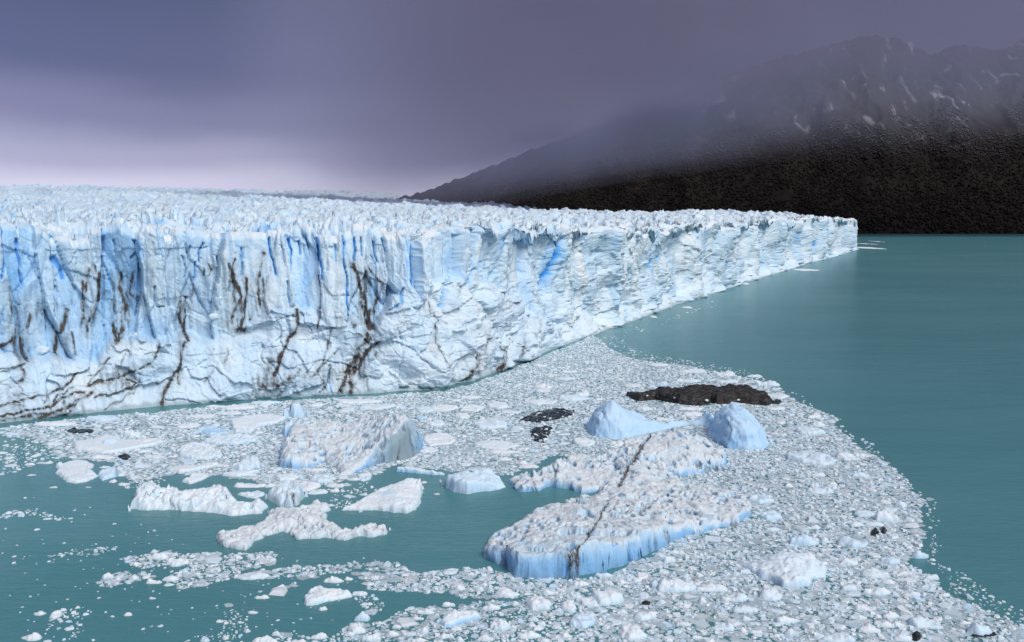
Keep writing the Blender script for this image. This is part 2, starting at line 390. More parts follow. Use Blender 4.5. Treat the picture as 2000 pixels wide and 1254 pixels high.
for pts, w, dep, bl in CLEFTS:
    m = boxed(pts, w * 2 + 4)
    d, t = seg_dist(wu[m], wv[m], pts)
    wd = w * 0.42 * (1 - 0.55 * t)
    f = sstep(1.0, 0.35, d / (wd + 1.2))
    cleft[m] = np.maximum(cleft[m], f * dep)
    cblue[m] = np.maximum(cblue[m], np.maximum(f * bl * .95, 0.5 * bl * sstep(1.0, 0.1, d / (w * 1.6 + 5))))
for pts, w, st in SILT:
    m = boxed(pts, w * 4)
    d, t = seg_dist(wu[m], wv[m], pts)
    f = 1.6 * st * (np.exp(-(d / (w * 0.58)) ** 2) + 0.24 * np.exp(-(d / (w * 2.0)) ** 2))
    silt[m] = np.maximum(silt[m], f)
silt *= np.clip(0.8 + 0.8 * fbm(Q / 3.0, zn / 3.0, 3, 60) + .7 * wc * noise(Q / .9, zn / 7, 64), 0.15 + .4 * (1 - wc), 1.3)
for cx_, cy_, rx_, ry_, st_ in ((168, 590, 26, 75, .5), (240, 600, 24, 75, .5), (458, 585, 28, 70, .45), (512, 560, 16, 60, .35), (720, 575, 30, 75, .5), (690, 725, 34, 50, .5), (40, 675, 26, 45, .55), (525, 745, 45, 34, .4),
                                (110, 788, 110, 32, .4), (235, 745, 60, 30, .35), (358, 620, 18, 60, .45), (120, 650, 18, 60, .4), (60, 610, 50, 60, .3), (930, 715, 40, 40, .25), (640, 740, 34, 36, .35), (300, 560, 200, 100, .14), (560, 720, 50, 60, .22)):
    g_ = 1.35 * st_ * np.exp(-((wu - cx_) / rx_) ** 2 - ((wv - cy_) / ry_) ** 2)
    silt = np.maximum(silt, g_ * np.clip(0.55 + 1.5 * noise(Q / 1.3, zn / 12, 62) + .7 * fbm(Q / 3, zn / 4, 3, 63), 0, 1.5))
silt = np.maximum(silt, 0.30 * sstep(0.28, 0.55, fbm(Q / 14, zn / 22, 4, 61)) * sstep(1150, 800, U0) )

# relief of the cliff: leaning pillars parted by narrow joints, tilted broken slabs on the foot
warp = 2.6 * fbm(Q / 16, zn / 30, 3, 11)
big = 8.5 * noise(Q / 30, zn / 60, 12)
def facet(a, b, seed, tilt):
    f1, f2, i_ = worley(a, b, seed)
    j_ = (i_ * 7919.0) % 1.0; k_ = (i_ * 104729.0) % 1.0
    return i_, np.clip(f2 - f1, 0, 1), tilt * ((j_ - .5) * (a - np.floor(a) - .5) + (k_ - .5) * (b - np.floor(b) - .5))
i1, e1, t1 = facet((Q + warp) / 8.0, zn / 42 + 0.012 * Q, 13, 2.2)
i2, e2, t2 = facet((Q + 1.4 * warp) / 3.6, zn / 17, 14, 1.4)
i3, e3, t3 = facet(Q / 1.9 + .3 * warp, zn / 4.2 + .4 * noise(Q / 3, zn / 3, 28), 18, .8)
p2 = noise((Q + warp) / 4.6, zn / 45, 14)
fine = 0.34 * fbm(Q / 2.1, zn / 3.4, 4, 16, 0.6)
far = np.interp(U0, [850, 1200], [1, .42])
pillar = 8.5 * far * (i1 - .5) + t1 + 1.5 * (i2 - .5) + t2 + .4 * (i3 - .5) + .5 * t3 + 1.1 * np.abs(p2) + (1.3 - far) * 1.8 * noise(Q / 1.9, zn / 7, 17) + fine
crease = sstep(.16, .02, e1) * sstep(-0.15, 0.4, noise(Q / 12, zn / 18, 19))
joint = sstep(.08, .0, e1) * 1.2 + sstep(.09, .0, e2) * .4 + .12 * sstep(.12, 0, e3)
a1, b1, c1 = facet((Q + 0.8 * zn) / 13 + .35 * fbm(Q / 7, zn / 7, 2, 21), (zn - .25 * Q) / 8.5, 22, 4.5)
a2, b2, c2 = facet((Q + 0.5 * zn) / 5.0 + .3 * noise(Q / 3, zn / 3, 26), zn / 3.8, 23, 1.7)
a3, b3, c3 = facet(Q / 2.1 + .2 * zn, zn / 1.8 + 0.4 * noise(Q / 3, zn / 3, 27), 29, .8)
rub = 2.4 * (a1 - .5) + c1 + .6 * (a2 - .5) + .7 * c2 + .25 * (a3 - .5) + .5 * c3 + 4.4 * noise(Q / 21, zn / 15, 24) + 1.3 * noise(Q / 8, zn / 7, 30) + .4 * fbm(Q / 3.0, zn / 2.6, 4, 25, .6) - .35 * sstep(.07, 0, b1) - .15 * sstep(.08, 0, b2)
fr_ = np.interp(U0, [850, 1200], [0, .6])
pillar = pillar * (1 - fr_) + fr_ * (1.1 * rub + 2.0 * fbm(Q / 6, zn / 9, 3, 33))
slab = sstep(0.05, 0.5, noise(Q / 20, zn / 60, 31))   # smoother sheer panels between fluted stretches
rough = wc * (big + pillar * (1 - 0.5 * slab) - joint * (1 - .6 * slab) - 1.0) + (1 - wc) * rub * sstep(0, 3, z + 1.5)
cleft = cleft * 0.45
rough = rough * np.clip(S1, 1, 1.7) - cleft * S1 ** 0.5
off2 = off + rough
cap = np.clip((tr - 0.955) / 0.045, 0, 1)
off2 = off2 - cap ** 2 * 3.5
FX = bx + nx * off2; FY = by + ny * off2
tilt = 0.9 * fbm(Q / 3.5, zn / 3.5, 3, 35) * sstep(0.02, 0.1, tr)
FZ = z + tilt * (1 - cap)

low = np.interp(u, [-420, 300, 700, 1000, 1678], [.30, .30, .27, .22, .20])
cl = np.interp(u, [-420, 0, 300, 420, 700, 900, 1050, 1200, 1678], [.50, .50, .43, .33, .30, .32, .30, .20, .21])
blue = .05 + (1 - wc) * (low * 0.75) + wc * cl
blue = blue + 0.17 * fbm(Q / 9, zn / 14, 4, 70) + 0.11 * noise(Q / 5, zn / 40, 71) * wc
blue = blue + wc * 0.35 * sstep(0.25, 0.6, fbm(Q / 11 + 7, zn / 20, 3, 72)) * sstep(0.4, 0.9, tr)
blue = blue - .26 * (i1 - .5) * wc - .10 * (i2 - .5) * wc + .14 * (a1 - .5) * (1 - wc) - 0.30 * sstep(0.95, 1.0, tr)
blue = np.clip(blue, 0.0, 0.62)
blue = np.maximum(blue, np.clip(cblue, 0, 1)); blue = np.maximum(blue, 0.55 * crease * wc * np.interp(U0, [0, 900, 1200], [1, 1, .5]))
grey = 0.16 * sstep(0.0, 0.5, fbm(Q / 8, zn / 10, 4, 75)) * sstep(700, 300, U0) + 0.65 * sstep(1.6, 0.5, z + 0.6 * noise(Q / 3, 0.5, 76))
glacier = bpy.data.objects.new('glacier', None); COL.objects.link(glacier)
gl = (float(bx[500]), float(by[500]), 0.0)
glacier.location = gl
tag(glacier, 'vast blue white glacier ending in a sheer fluted ice cliff', 'glacier')
V = np.stack([FX, FY, FZ], -1).reshape(-1, 3) - np.array(gl)
o = add_mesh('ice_cliff', V, grid_faces(NR, NC)[:, ::-1], MAT_GLACIER, glacier, dict(blue=blue, dirt=silt, grey=grey))
o['label'] = 'fluted front wall of ice streaked with dark silt'

# the crevassed field behind the rim: angular seracs parted by blue crevasses
NF2 = 660; NT_ROWS = 640
uf = np.concatenate([np.linspace(-420, -30, 40, endpoint=False), np.linspace(-30, 1678, NF2 - 40)])
onto = lambda a: np.interp(uf, u, a)
rx, ry, rz = onto(FX[-1]), onto(FY[-1]), onto(FZ[-1]) - 0.35
bxf, byf, D0f, qsf = onto(bx), onto(by), onto(D0), onto(qs)
tt = np.linspace(0, 1, NT_ROWS)[:, None] ** 1.12
dr = np.hypot(rx, ry)
dend = curve(DEND, uf)
dist = dr + (dend - dr) * (np.expm1(tt * np.log(dend / D0f)) / np.expm1(np.log(dend / D0f)))
yr = project(rx, ry, rz)[1]; yrs = smooth1(smooth1(yr, 24), 24)
ysil = curve(SIL, uf) + 2.5
yy = yrs + (ysil - yrs) * (tt ** 0.86) + (yr - yrs) * np.exp(-(dist - dr) / (6.0 * qsf))
ux, uy = bxf / D0f, byf / D0f
fade = np.exp(-(dist - dr) / (6.0 * qsf))
X = ux * dist + (rx - ux * dr) * fade; Y = uy * dist + (ry - uy * dr) * fade
zbase = z_at(uf, yy, Y)
A = np.interp(dist, [300, 600, 1500, 3000, 6000], [8.0, 9.0, 11, 15, 24])
sc = np.interp(dist, [300, 800, 2000, 4000, 7000], [1.0, 1.3, 2.2, 3.6, 5.5])
lsc = np.log(sc) * 30
wx = X + 5 * fbm(X / 25, Y / 25, 3, 80); wy = Y + 5 * fbm(X / 25, Y / 25, 3, 81)
k1, e1f, t1f = facet(wx / 11 / sc, wy / 15 / sc, 82, 1.1)
k2, e2f, t2f = facet(wx / 4.6 / sc, wy / 7 / sc, 83, .6)
ser = 0.75 * (k1 - 0.5) + t1f + 0.34 * (k2 - .5) + t2f + 0.10 * fbm(X / 2.5 / sc, Y / 3.5 / sc, 2, 85)
crev = sstep(.24, .04, e1f) * (k1 > .25)
ridge = 0.5 * noise(wx / 60 / sc, wy / 34 / sc, 86)
swell = 6.0 * fbm(X / 260, Y / 420, 2, 87) * np.clip(dist / 1500, .3, 2.5)
blend = sstep(0, 1, (dist - dr) / (np.interp(uf, [700, 1100], [8, 17]) * qsf))
Zt = zbase + blend * (A * (ser + ridge) - A * 0.45 * crev - .16 * A + swell * blend)
fieldblue = np.clip(0.20 + 0.12 * fbm(X / 60, Y / 60, 3, 88) + 0.5 * crev * sstep(-0.4, 0.2, noise(X / 70 / sc, Y / 70 / sc, 89)) * np.interp(dist, [300, 1500, 4000], [1, .8, .4])
                    + 0.34 * sstep(0.0, -0.5, ser + ridge) + .12 * (k2 - .5), 0, 0.80)
fieldblue = fieldblue * np.interp(uf, [-420, 300, 900, 1678], [1.2, 1.1, .85, .7])
fielddirt = 0.22 * sstep(0.12, 0.5, fbm(X / 30 / sc, Y / 60 / sc, 4, 90)) * sstep(350, 500, dist) * sstep(-.2, .3, noise(X / 300, Y / 600, 91))
fgrey = 0.10 * sstep(-0.2, 0.4, fbm(X / 120 / sc, Y / 300 / sc, 3, 92)) * sstep(500, 1500, dist)
# last rows: the far edge drops away, so the sheet has no visible end
X = np.vstack([X, X[-1] * 1.03]); Y = np.vstack([Y, Y[-1] * 1.03]); Zt = np.vstack([Zt, Zt[-1] - 120])
ex = lambda a: np.vstack([a, a[-1:]])
fieldblue, fielddirt, fgrey = ex(fieldblue), ex(fielddirt), ex(fgrey)
NR2 = NT_ROWS + 1
V = np.stack([X, Y, Zt], -1)
fl = grid_faces(NR2, NF2)[:, ::-1]
# the hidden right flank of the snout, a wall down to the lake
side = V[:, -1].copy(); wall = []
for kz in np.linspace(0.75, -0.05, 6):
    w_ = side.copy(); w_[:, 2] = side[:, 2] * kz - 1
    w_[:, 0] += 2.5 * noise(w_[:, 1] / 14, np.full(len(w_), kz * 6), 95) + (1 - kz) * 1.5
    w_[0] = V[0, -1] + np.array([0, 0, -1]) * side[0, 2] * (1 - kz)
    wall.append(w_)
nv = V.reshape(-1, 3).shape[0]
ids = [np.arange(NR2) * NF2 + NF2 - 1] + [nv + i * NR2 + np.arange(NR2) for i in range(6)]
wf = np.concatenate([np.stack([a[:-1], a[1:], b[1:], b[:-1]], -1) for a, b in zip(ids[:-1], ids[1:])])
V = np.concatenate([V.reshape(-1, 3)] + wall) - np.array(gl)
zz6 = np.zeros(6 * NR2)
add_mesh('ice_field', V, np.concatenate([fl, wf]), MAT_GLACIER, glacier,
         dict(blue=np.concatenate([fieldblue.ravel(), zz6 + .2]), dirt=np.concatenate([fielddirt.ravel(), zz6]), grey=np.concatenate([fgrey.ravel(), zz6])))['label'] = 'crevassed jagged upper surface receding to the horizon'

# far ice stream at the foot of the hidden valley
cu = np.linspace(540, 880, 170); rows = np.linspace(0, 1, 26)[:, None]
ys = np.interp(cu, [540, 640, 700, 760, 820, 880], [375, 370.5, 372, 377, 386, 394])
dd = 6900 + rows * 1500 + 0 * cu
dxx, dyy, dzz = rays(cu, ys)
Yd = dd; Xd = dxx / dyy * dd
Zd = CAM_H + dzz / dyy * 8400 * (0.55 + 0.45 * rows) - 60 * (1 - rows) + 11 * fbm(Xd / 60, Yd / 90, 4, 99)
V = np.stack([Xd, Yd, Zd], -1).reshape(-1, 3)
n_ = len(V)
o = add_mesh('distant_ice_stream', V, grid_faces(26, 170), MAT_GLACIER, None,
             dict(blue=np.full(n_, .12), dirt=(0.35 * sstep(0.0, .4, fbm(Xd / 50, Yd / 400, 4, 98))).ravel(), grey=np.full(n_, .40)), loc=(float(Xd[0, 85]), 6900.0, 0.0))
tag(o, 'grey far ice stream below the misty mountain slope', 'glacier')

# ------------------------------------------------------------------ mountain, its forest and the low cloud
s = NT('mountain_ground')
geo = s.n('ShaderNodeNewGeometry')
spx = s.n('ShaderNodeSeparateXYZ'); s.link(geo.outputs['Position'], spx.inputs[0])
spn = s.n('ShaderNodeSeparateXYZ'); s.link(geo.outputs['True Normal'], spn.inputs[0])
nA = s.noise(0.004, 6, 0.6); nB = s.noise(0.03, 5, 0.65)
alt = s.math('ADD', spx.outputs['Z'], s.math('MULTIPLY_ADD', nA, 420, -210))
snow = s.rng(alt, 480, 900)
streak = s.noise(0.011, 6, 0.62, s.mapped((1.0, 0.35, 0.35), (0, 0, 0.35)), 0.8)
snow = s.math('MULTIPLY', snow, s.math('ADD', s.math('MULTIPLY', s.rng(streak, 0.56, 0.70), 0.8), 0.12), clamp=True)
rock = s.ramp(nB, [(0.3, (0.014, 0.012, 0.012)), (0.7, (0.026, 0.021, 0.019))])
s.bump(s.noise(0.02, 6, 0.7), 0.7, 6.0)
MAT_MOUNT = s.set(Base_Color=s.mix(snow, rock, (0.42, 0.42, 0.46)), Roughness=1.0, Specular_IOR_Level=0.05)
s = NT('forest')
geo = s.n('ShaderNodeNewGeometry')
spx = s.n('ShaderNodeSeparateXYZ'); s.link(geo.outputs['Position'], spx.inputs[0])
spn = s.n('ShaderNodeSeparateXYZ'); s.link(geo.outputs['Normal'], spn.inputs[0])
nA = s.noise(0.003, 5, 0.6); nB = s.noise(0.05, 4, 0.65)
alt = s.math('ADD', spx.outputs['Z'], s.math('MULTIPLY_ADD', nA, 260, -130))
snow = s.math('MULTIPLY', s.rng(alt, 380, 720), s.rng(s.math('ADD', spn.outputs['Z'], s.math('MULTIPLY_ADD', nB, 0.9, -0.45)), 0.2, 0.95))
tint = s.attr('grey')
c = s.ramp(tint, [(0.0, (0.012, 0.012, 0.011)), (0.6, (0.016, 0.014, 0.013)), (1.0, (0.025, 0.019, 0.016))])
MAT_FOREST = s.set(Base_Color=s.mix(snow, c, (0.26, 0.26, 0.28)), Roughness=1.0, Specular_IOR_Level=0.1)

mu = np.linspace(560, 2420, 520)
NM = 150
mt = np.linspace(0, 1, NM)[:, None]
sil = np.interp(mu, [560, 700, 760, 830, 900, 1000, 1100, 1250, 1400, 1550, 1640, 1700, 1760, 1820, 1880, 1950, 2010, 2420],
                [412, 400, 390, 372, 346, 306, 268, 212, 150, 104, 82, 66, 74, 104, 84, 98, 70, 20])
d0 = np.interp(mu, [560, 900, 1300, 1700, 2000, 2420], [6800, 5600, 4700, 4300, 4250, 4300])
d1 = d0 + np.interp(mu, [560, 900, 1300, 2420], [900, 1400, 1900, 2300])
dxx, dyy, dzz = rays(mu, sil)
md = d0 + (d1 - d0) * mt
MX = dxx / dyy * md; MY = np.broadcast_to(md, MX.shape)
zr_ = CAM_H + dzz / dyy * d1
prof = 0.42 * mt + 0.58 * mt ** 1.7
gul = 1 - np.abs(noise(MX / 330 + 0.3 * fbm(MX / 200, MY / 300, 2, 111), MY / 1500, 110)) * 1.6
rid = fbm(MX / 160, MY / 260, 5, 112)
amp = np.sin(np.pi * np.clip(mt, 0, 1)) ** 0.8
MZ = -6 + zr_ * prof + amp * (75 * gul + 60 * rid - 40) * np.clip(zr_ / 700, 0.15, 1) + 30 * mt * fbm(MX / 60, MY / 60, 3, 113)
MZ = np.vstack([MZ, MZ[-1:] - 700]); MX2 = np.vstack([MX, MX[-1:] * 1.12]); MY2 = np.vstack([MY, MY[-1:] * 1.12])
V = np.stack([MX2, MY2, MZ], -1).reshape(-1, 3)
tag(add_mesh('mountain', V, grid_faces(NM + 1, len(mu)), MAT_MOUNT), 'dark mountain rising into low cloud behind the lake', kind='structure')

# forest: crowns spread over the lower slope, one far off mass
NF = 27000
fu = rng.uniform(700, 2250, NF * 2); ft = rng.uniform(0.0, 0.78, NF * 2) ** 0.85
ii = np.clip((ft * (NM - 1)), 0, NM - 1.001); jj = np.clip((fu - mu[0]) / (mu[1] - mu[0]), 0, len(mu) - 1.001)
i0 = ii.astype(int); j0 = jj.astype(int); fi = ii - i0; fj = jj - j0
def bil(Aa): return (Aa[i0, j0] * (1 - fi) * (1 - fj) + Aa[i0 + 1, j0] * fi * (1 - fj) + Aa[i0, j0 + 1] * (1 - fi) * fj + Aa[i0 + 1, j0 + 1] * fi * fj)
tX, tY, tZ = bil(MX2), bil(MY2), bil(MZ)
keep = (tZ > 3) & (noise(tX / 240, tY / 240, 120) + (640 - tZ) / 260 > 0) & (noise(tX / 70, tY / 300, 121) > -0.62)
tX, tY, tZ = tX[keep][:NF], tY[keep][:NF], tZ[keep][:NF]
ph = (1 + 5 ** 0.5) / 2
ico = np.array([[-1, ph, 0], [1, ph, 0], [-1, -ph, 0], [1, -ph, 0], [0, -1, ph], [0, 1, ph], [0, -1, -ph], [0, 1, -ph], [ph, 0, -1], [ph, 0, 1], [-ph, 0, -1], [-ph, 0, 1]], float)
ico /= np.linalg.norm(ico[0])
icof = np.array([[0, 11, 5], [0, 5, 1], [0, 1, 7], [0, 7, 10], [0, 10, 11], [1, 5, 9], [5, 11, 4], [11, 10, 2], [10, 7, 6], [7, 1, 8], [3, 9, 4], [3, 4, 2], [3, 2, 6], [3, 6, 8], [3, 8, 9], [4, 9, 5], [2, 4, 11], [6, 2, 10], [8, 6, 7], [9, 8, 1]])
n_ = len(tX)
rad = rng.uniform(4.0, 7.8, n_) * np.interp(tZ, [0, 500, 900], [1.1, 0.95, 0.6])
hgt = rad * rng.uniform(0.85, 1.35, n_)
jit = rng.uniform(0.72, 1.25, (n_, 12, 3))
FV = ico[None] * jit * np.stack([rad, rad, hgt], -1)[:, None, :] + np.stack([tX, tY, tZ + hgt * 0.55], -1)[:, None, :]
FF = icof[None] + (np.arange(n_) * 12)[:, None, None]
tone = np.repeat(np.clip(0.5 + 0.45 * noise(tX / 160, tY / 160, 125) + rng.normal(0, .22, n_), 0, 1), 12)
tag(add_mesh('forest', FV.reshape(-1, 3), FF.reshape(-1, 3), MAT_FOREST, None, dict(grey=tone)), 'dark snow dusted forest covering the mountain slope', kind='stuff')

# low cloud lying on the mountain: one closed body of scattering air that thins out downwards and to the sides
def cloud(name, zb, yfront, thick, dens, seed, colr):
    """zb: (pixel column, height of the lower fringe); a bank whose depth grows smoothly from nothing"""
    nu, nh = 90, 60
    uu = np.linspace(380, 3000, nu); hh = np.linspace(0, 1, nh)[:, None]
    a, b, c_ = rays(uu, 432)
    zlo = np.interp(uu, [p[0] for p in zb], [p[1] for p in zb])
    Zc = zlo + hh * (2400 - zlo)
    Xc = (a / b * yfront) + 0 * hh
    wisp = 1 + 0.22 * fbm(Xc / 700, Zc / 420, 3, seed)
    rise = np.clip((Zc - zlo + 90 * fbm(Xc / 350, Zc / 350, 3, seed + 3) * sstep(0, .1, hh)) / np.interp(uu, [1250, 1700], [430, 640]), 0, 1)
    T = thick * np.minimum(rise ** 1.8, .38) * wisp * np.interp(uu, [900, 1350, 1650, 2200], [1, 1, .50, .42]) * sstep(400, 1150, uu) * sstep(3000, 2500, uu) * sstep(1.0, 0.75, hh)
    T = np.clip(T, 0, None)
    front = np.stack([Xc, yfront - 0.25 * T, Zc], -1); back = np.stack([Xc * (1 + 0.75 * T / yfront), yfront + 0.75 * T + 0.05, Zc], -1)
    V = np.concatenate([front.reshape(-1, 3), back.reshape(-1, 3)]); n0 = nu * nh
    g = grid_faces(nh, nu); F = [g, g[:, ::-1] + n0]
    i = np.arange(n0).reshape(nh, nu)
    for e in (i[0][::-1], i[:, -1][::-1], i[-1], i[:, 0]):
        F.append(np.stack([e[:-1], e[1:], e[1:] + n0, e[:-1] + n0], -1))
    m = bpy.data.materials.new(name); m.use_nodes = True; t = m.node_tree; t.nodes.clear()
    o_ = t.nodes.new('ShaderNodeOutputMaterial'); v = t.nodes.new('ShaderNodeVolumePrincipled')
    v.inputs['Color'].default_value = (*colr, 1); v.inputs['Density'].default_value = dens
    t.links.new(v.outputs[0], o_.inputs['Volume'])
    ob = add_mesh(name, V, np.concatenate(F), m, None, None, True)
    tag(ob, 'low mauve cloud bank hiding the mountain ridge', kind='stuff'); return ob
cloud('low_cloud', [(380, 20), (850, 50), (950, 100), (1100, 160), (1282, 215), (1500, 265), (1800, 310), (2100, 345), (3000, 380)], 3300.0, 1500.0, 0.0052, 130, (0.58, 0.555, 0.725))

# BERGS
# ------------------------------------------------------------------ floating ice
OCC = []                       # outlines on the water, for packing the brash ice round them
LAND = []                      # named bergs: (name phrase, x, y)
def rbf(px, py, pz, x, y):
    n = len(px)
    r = np.hypot(px[:, None] - px[None], py[:, None] - py[None])
    M = np.zeros((n + 1, n + 1)); M[:n, :n] = r; M[:n, n] = 1; M[n, :n] = 1
    M[np.arange(n), np.arange(n)] += 1e-3
    w = np.linalg.solve(M, np.append(pz, 0))
    o_ = np.full(x.shape, w[n])
    for i in range(n): o_ = o_ + w[i] * np.hypot(x - px[i], y - py[i])
    return o_
def poly_sd(x, y, poly):
    d, _ = seg_dist(x, y, list(poly) + [poly[0]])
    return np.where(inside(x, y, poly), d, -d)

def berg_mesh(name, outline, zt, ctrl, mat, step=None, edge=1.2, jag=0.6, lump=0.4, lscale=3.0, pit=0.0, pscale=2.4,
              blue=0.12, face=0.25, dirt=0.0, grey=0.0, veins=(), seed=1, epow=0.5, striae=0.0, bluepatch=(), greypatch=(), fac=0.35):
    """outline: world (x, y) on the water; zt: height of the top just inside each outline point; ctrl: (x, y, z) inside"""
    P = np.array(outline, float); zt = np.array(zt, float)
    cx, cy = P.mean(0); dist = math.hypot(cx, cy)
    if step is None: step = dist * 1.9 / FPX
    pad = 1.5 + jag
    sx, sy = step, step * 1.5
    gx = np.arange(P[:, 0].min() - pad, P[:, 0].max() + pad + sx, sx); gy = np.arange(P[:, 1].min() - pad, P[:, 1].max() + pad + sy, sy)
    x, y = np.meshgrid(gx, gy)
    x = x + sx * 0.25 * noise(x / sx * .7, y / sy * .7, seed); y = y + sy * 0.25 * noise(x / sx * .7 + 9, y / sy * .7, seed + 1)
    sd = poly_sd(x, y, [tuple(p) for p in P])
    size = math.sqrt(np.ptp(P[:, 0]) * np.ptp(P[:, 1]))
    sd = sd + jag * (0.6 * noise(x / (jag * 4), y / (jag * 4), seed + 2) + 0.28 * fbm(x / (jag * 1.4), y / (jag * 1.4), 2, seed + 3))
    if len(ctrl):
        C = np.array(ctrl, float)
        px = np.concatenate([P[:, 0], C[:, 0]]); py = np.concatenate([P[:, 1], C[:, 1]]); pz = np.concatenate([zt, C[:, 2]])
    else: px, py, pz = P[:, 0], P[:, 1], zt
    top = rbf(px, py, pz, x, y)
    rel = lump * fbm(x / lscale, y / lscale, 5, seed + 5, .58)
    f1, f2, idn = worley(x / lscale * 1.3, y / lscale * 0.9, seed + 6)
    rel = rel + 0.6 * lump * (idn - 0.5) * np.clip((f2 - f1) * 6, 0, 1)
    fk, fe, ft = facet((x + .4 * y) / (lscale * 2.2), y / (lscale * 2.6), seed + 7, 1.3)
    rel = rel + fac * (1.2 * (fk - .5) + ft - .3 * sstep(.1, 0, fe))
    holes = np.zeros(x.shape)
    if pit > 0:
        g1, g2, gid = worley(x / pscale, y / pscale / 1.25, seed + 8)
        h1, h2, hid = worley(x / pscale * 2.3, y / pscale * 1.8, seed + 9)
        patch = sstep(-0.05, 0.5, fbm(x / (pscale * 5), y / (pscale * 5), 2, seed + 10) + .12)
        rsz = 0.2 + 0.34 * ((gid * 7919.0) % 1.0)
        holes = sstep(1.0, 0.45, g1 / rsz) * np.where(gid > 0.78, .9, patch * (gid > .2))
        rel = rel - 1.9 * pit * holes - 0.9 * pit * sstep(0.5, 0.1, h1) * (hid > 0.3) * (0.12 + 0.9 * patch) + pit * 0.35 * np.clip(g1, 0, 1)
    rel = rel + 0.16 * min(1.0, lump * 2) * fbm(x / 0.9, y / 1.1, 2, seed + 11)
    if striae > 0:
        rel = rel + striae * noise((x * 0.8 + y * 0.5) / 1.5, (y - 0.6 * x) / 9.0, seed + 12)
    for pts, wdt, st, cut in veins:
        d, _ = seg_dist(x + 0.5 * noise(x / 2, y / 2, seed + 14), y + 0.5 * noise(x / 2, y / 2, seed + 15), pts)
        rel = rel - cut * sstep(wdt * 1.5, 0, d)
    prof = np.clip(sd / edge, 0, 1) ** epow
    h = np.maximum(top + rel, 0.12 * np.clip(top, 0.6, 3)) * prof
    z = np.where(sd > 0, h, sd * 0.9)
    # clip away what is far under water
    gx_, gy_ = np.gradient(z, sx, axis=1), np.gradient(z, sy, axis=0)
    slope = np.hypot(gx_, gy_)
    steep = sstep(0.7, 2.2, slope)
    b = blue + face * steep * (1.35 - 0.75 * np.clip(z / np.maximum(top, .5), 0, 1)) + 0.10 * fbm(x / (lscale * 2), y / (lscale * 2), 3, seed + 20) + 0.08 * holes
    for (bx_, by_, br_, bs_) in bluepatch:
        b = b + bs_ * np.exp(-((x - bx_) ** 2 + (y - by_) ** 2) / br_ ** 2)
    dr_ = 2.4 * dirt * np.clip(holes, 0, 1) + dirt * (0.35 + 0.65 * sstep(-0.1, 0.5, fbm(x / 5, y / 5, 4, seed + 21))) * (1 - 0.8 * steep)
    for pts, wdt, st, cut in veins:
        d, _ = seg_dist(x + 0.5 * noise(x / 2, y / 2, seed + 14), y + 0.5 * noise(x / 2, y / 2, seed + 15), pts)
        dr_ = np.maximum(dr_, st * np.exp(-(d / wdt) ** 2))
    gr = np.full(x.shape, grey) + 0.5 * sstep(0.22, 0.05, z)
    for (bx_, by_, br_, bs_) in greypatch:  # painted shade: extra grey on steep sides around given points
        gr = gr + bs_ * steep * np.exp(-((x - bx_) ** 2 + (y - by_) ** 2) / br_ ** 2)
    disp = 0.8 * min(1.0, size / 25)
    x = x + disp * steep * fbm(y / 2.6, z / 1.6 + x / 3, 2, seed + 25); y = y + disp * steep * fbm(x / 2.6, z / 1.6, 2, seed + 26)
    keepv = sd > -pad
    nr, nc = x.shape
    F = grid_faces(nr, nc)
    F = F[keepv.ravel()[F].all(1)]
    used = np.unique(F); mp_ = np.full(nr * nc, -1); mp_[used] = np.arange(len(used))
    V = np.stack([x, y, z], -1).reshape(-1, 3)[used]
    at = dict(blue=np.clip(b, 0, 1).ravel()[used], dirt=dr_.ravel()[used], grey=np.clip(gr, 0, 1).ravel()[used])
    if mat is not MAT_DARK: OCC.append(P)
    return add_mesh(name, V, mp_[F], mat, None, at, True, loc=(float(cx), float(cy), 0.0))

def trace(pts):
    """photo points to the water: (px, py, ztop) is a waterline point, (px, py, ztop, 1) the top of a far edge"""
    out_, zt = [], []
    for p in pts:
        x, y = unproj(p[0], p[1], p[2] if len(p) > 3 else 0.0)
        out_.append((float(x), float(y))); zt.append(p[2])
    return out_, zt
def inner(pts): return [tuple(float(v) for v in unproj(a, b, c_)) + (c_,) for a, b, c_ in pts]
def gpts(pts, z=0): return [tuple(float(v) for v in unproj(p[0], p[1], p[2] if len(p) > 2 else z)) for p in pts]
def berg(name, label, cat, pts, ctrl=(), mat=None, land=None, group=None, **kw):
    o_, zt = trace(pts)
    ob = berg_mesh(name, o_, zt, inner(ctrl), mat or MAT_BERG, **kw)
    tag(ob, label, cat, group)
    if land: LAND.append((land, ob.location.x, ob.location.y))
    return ob

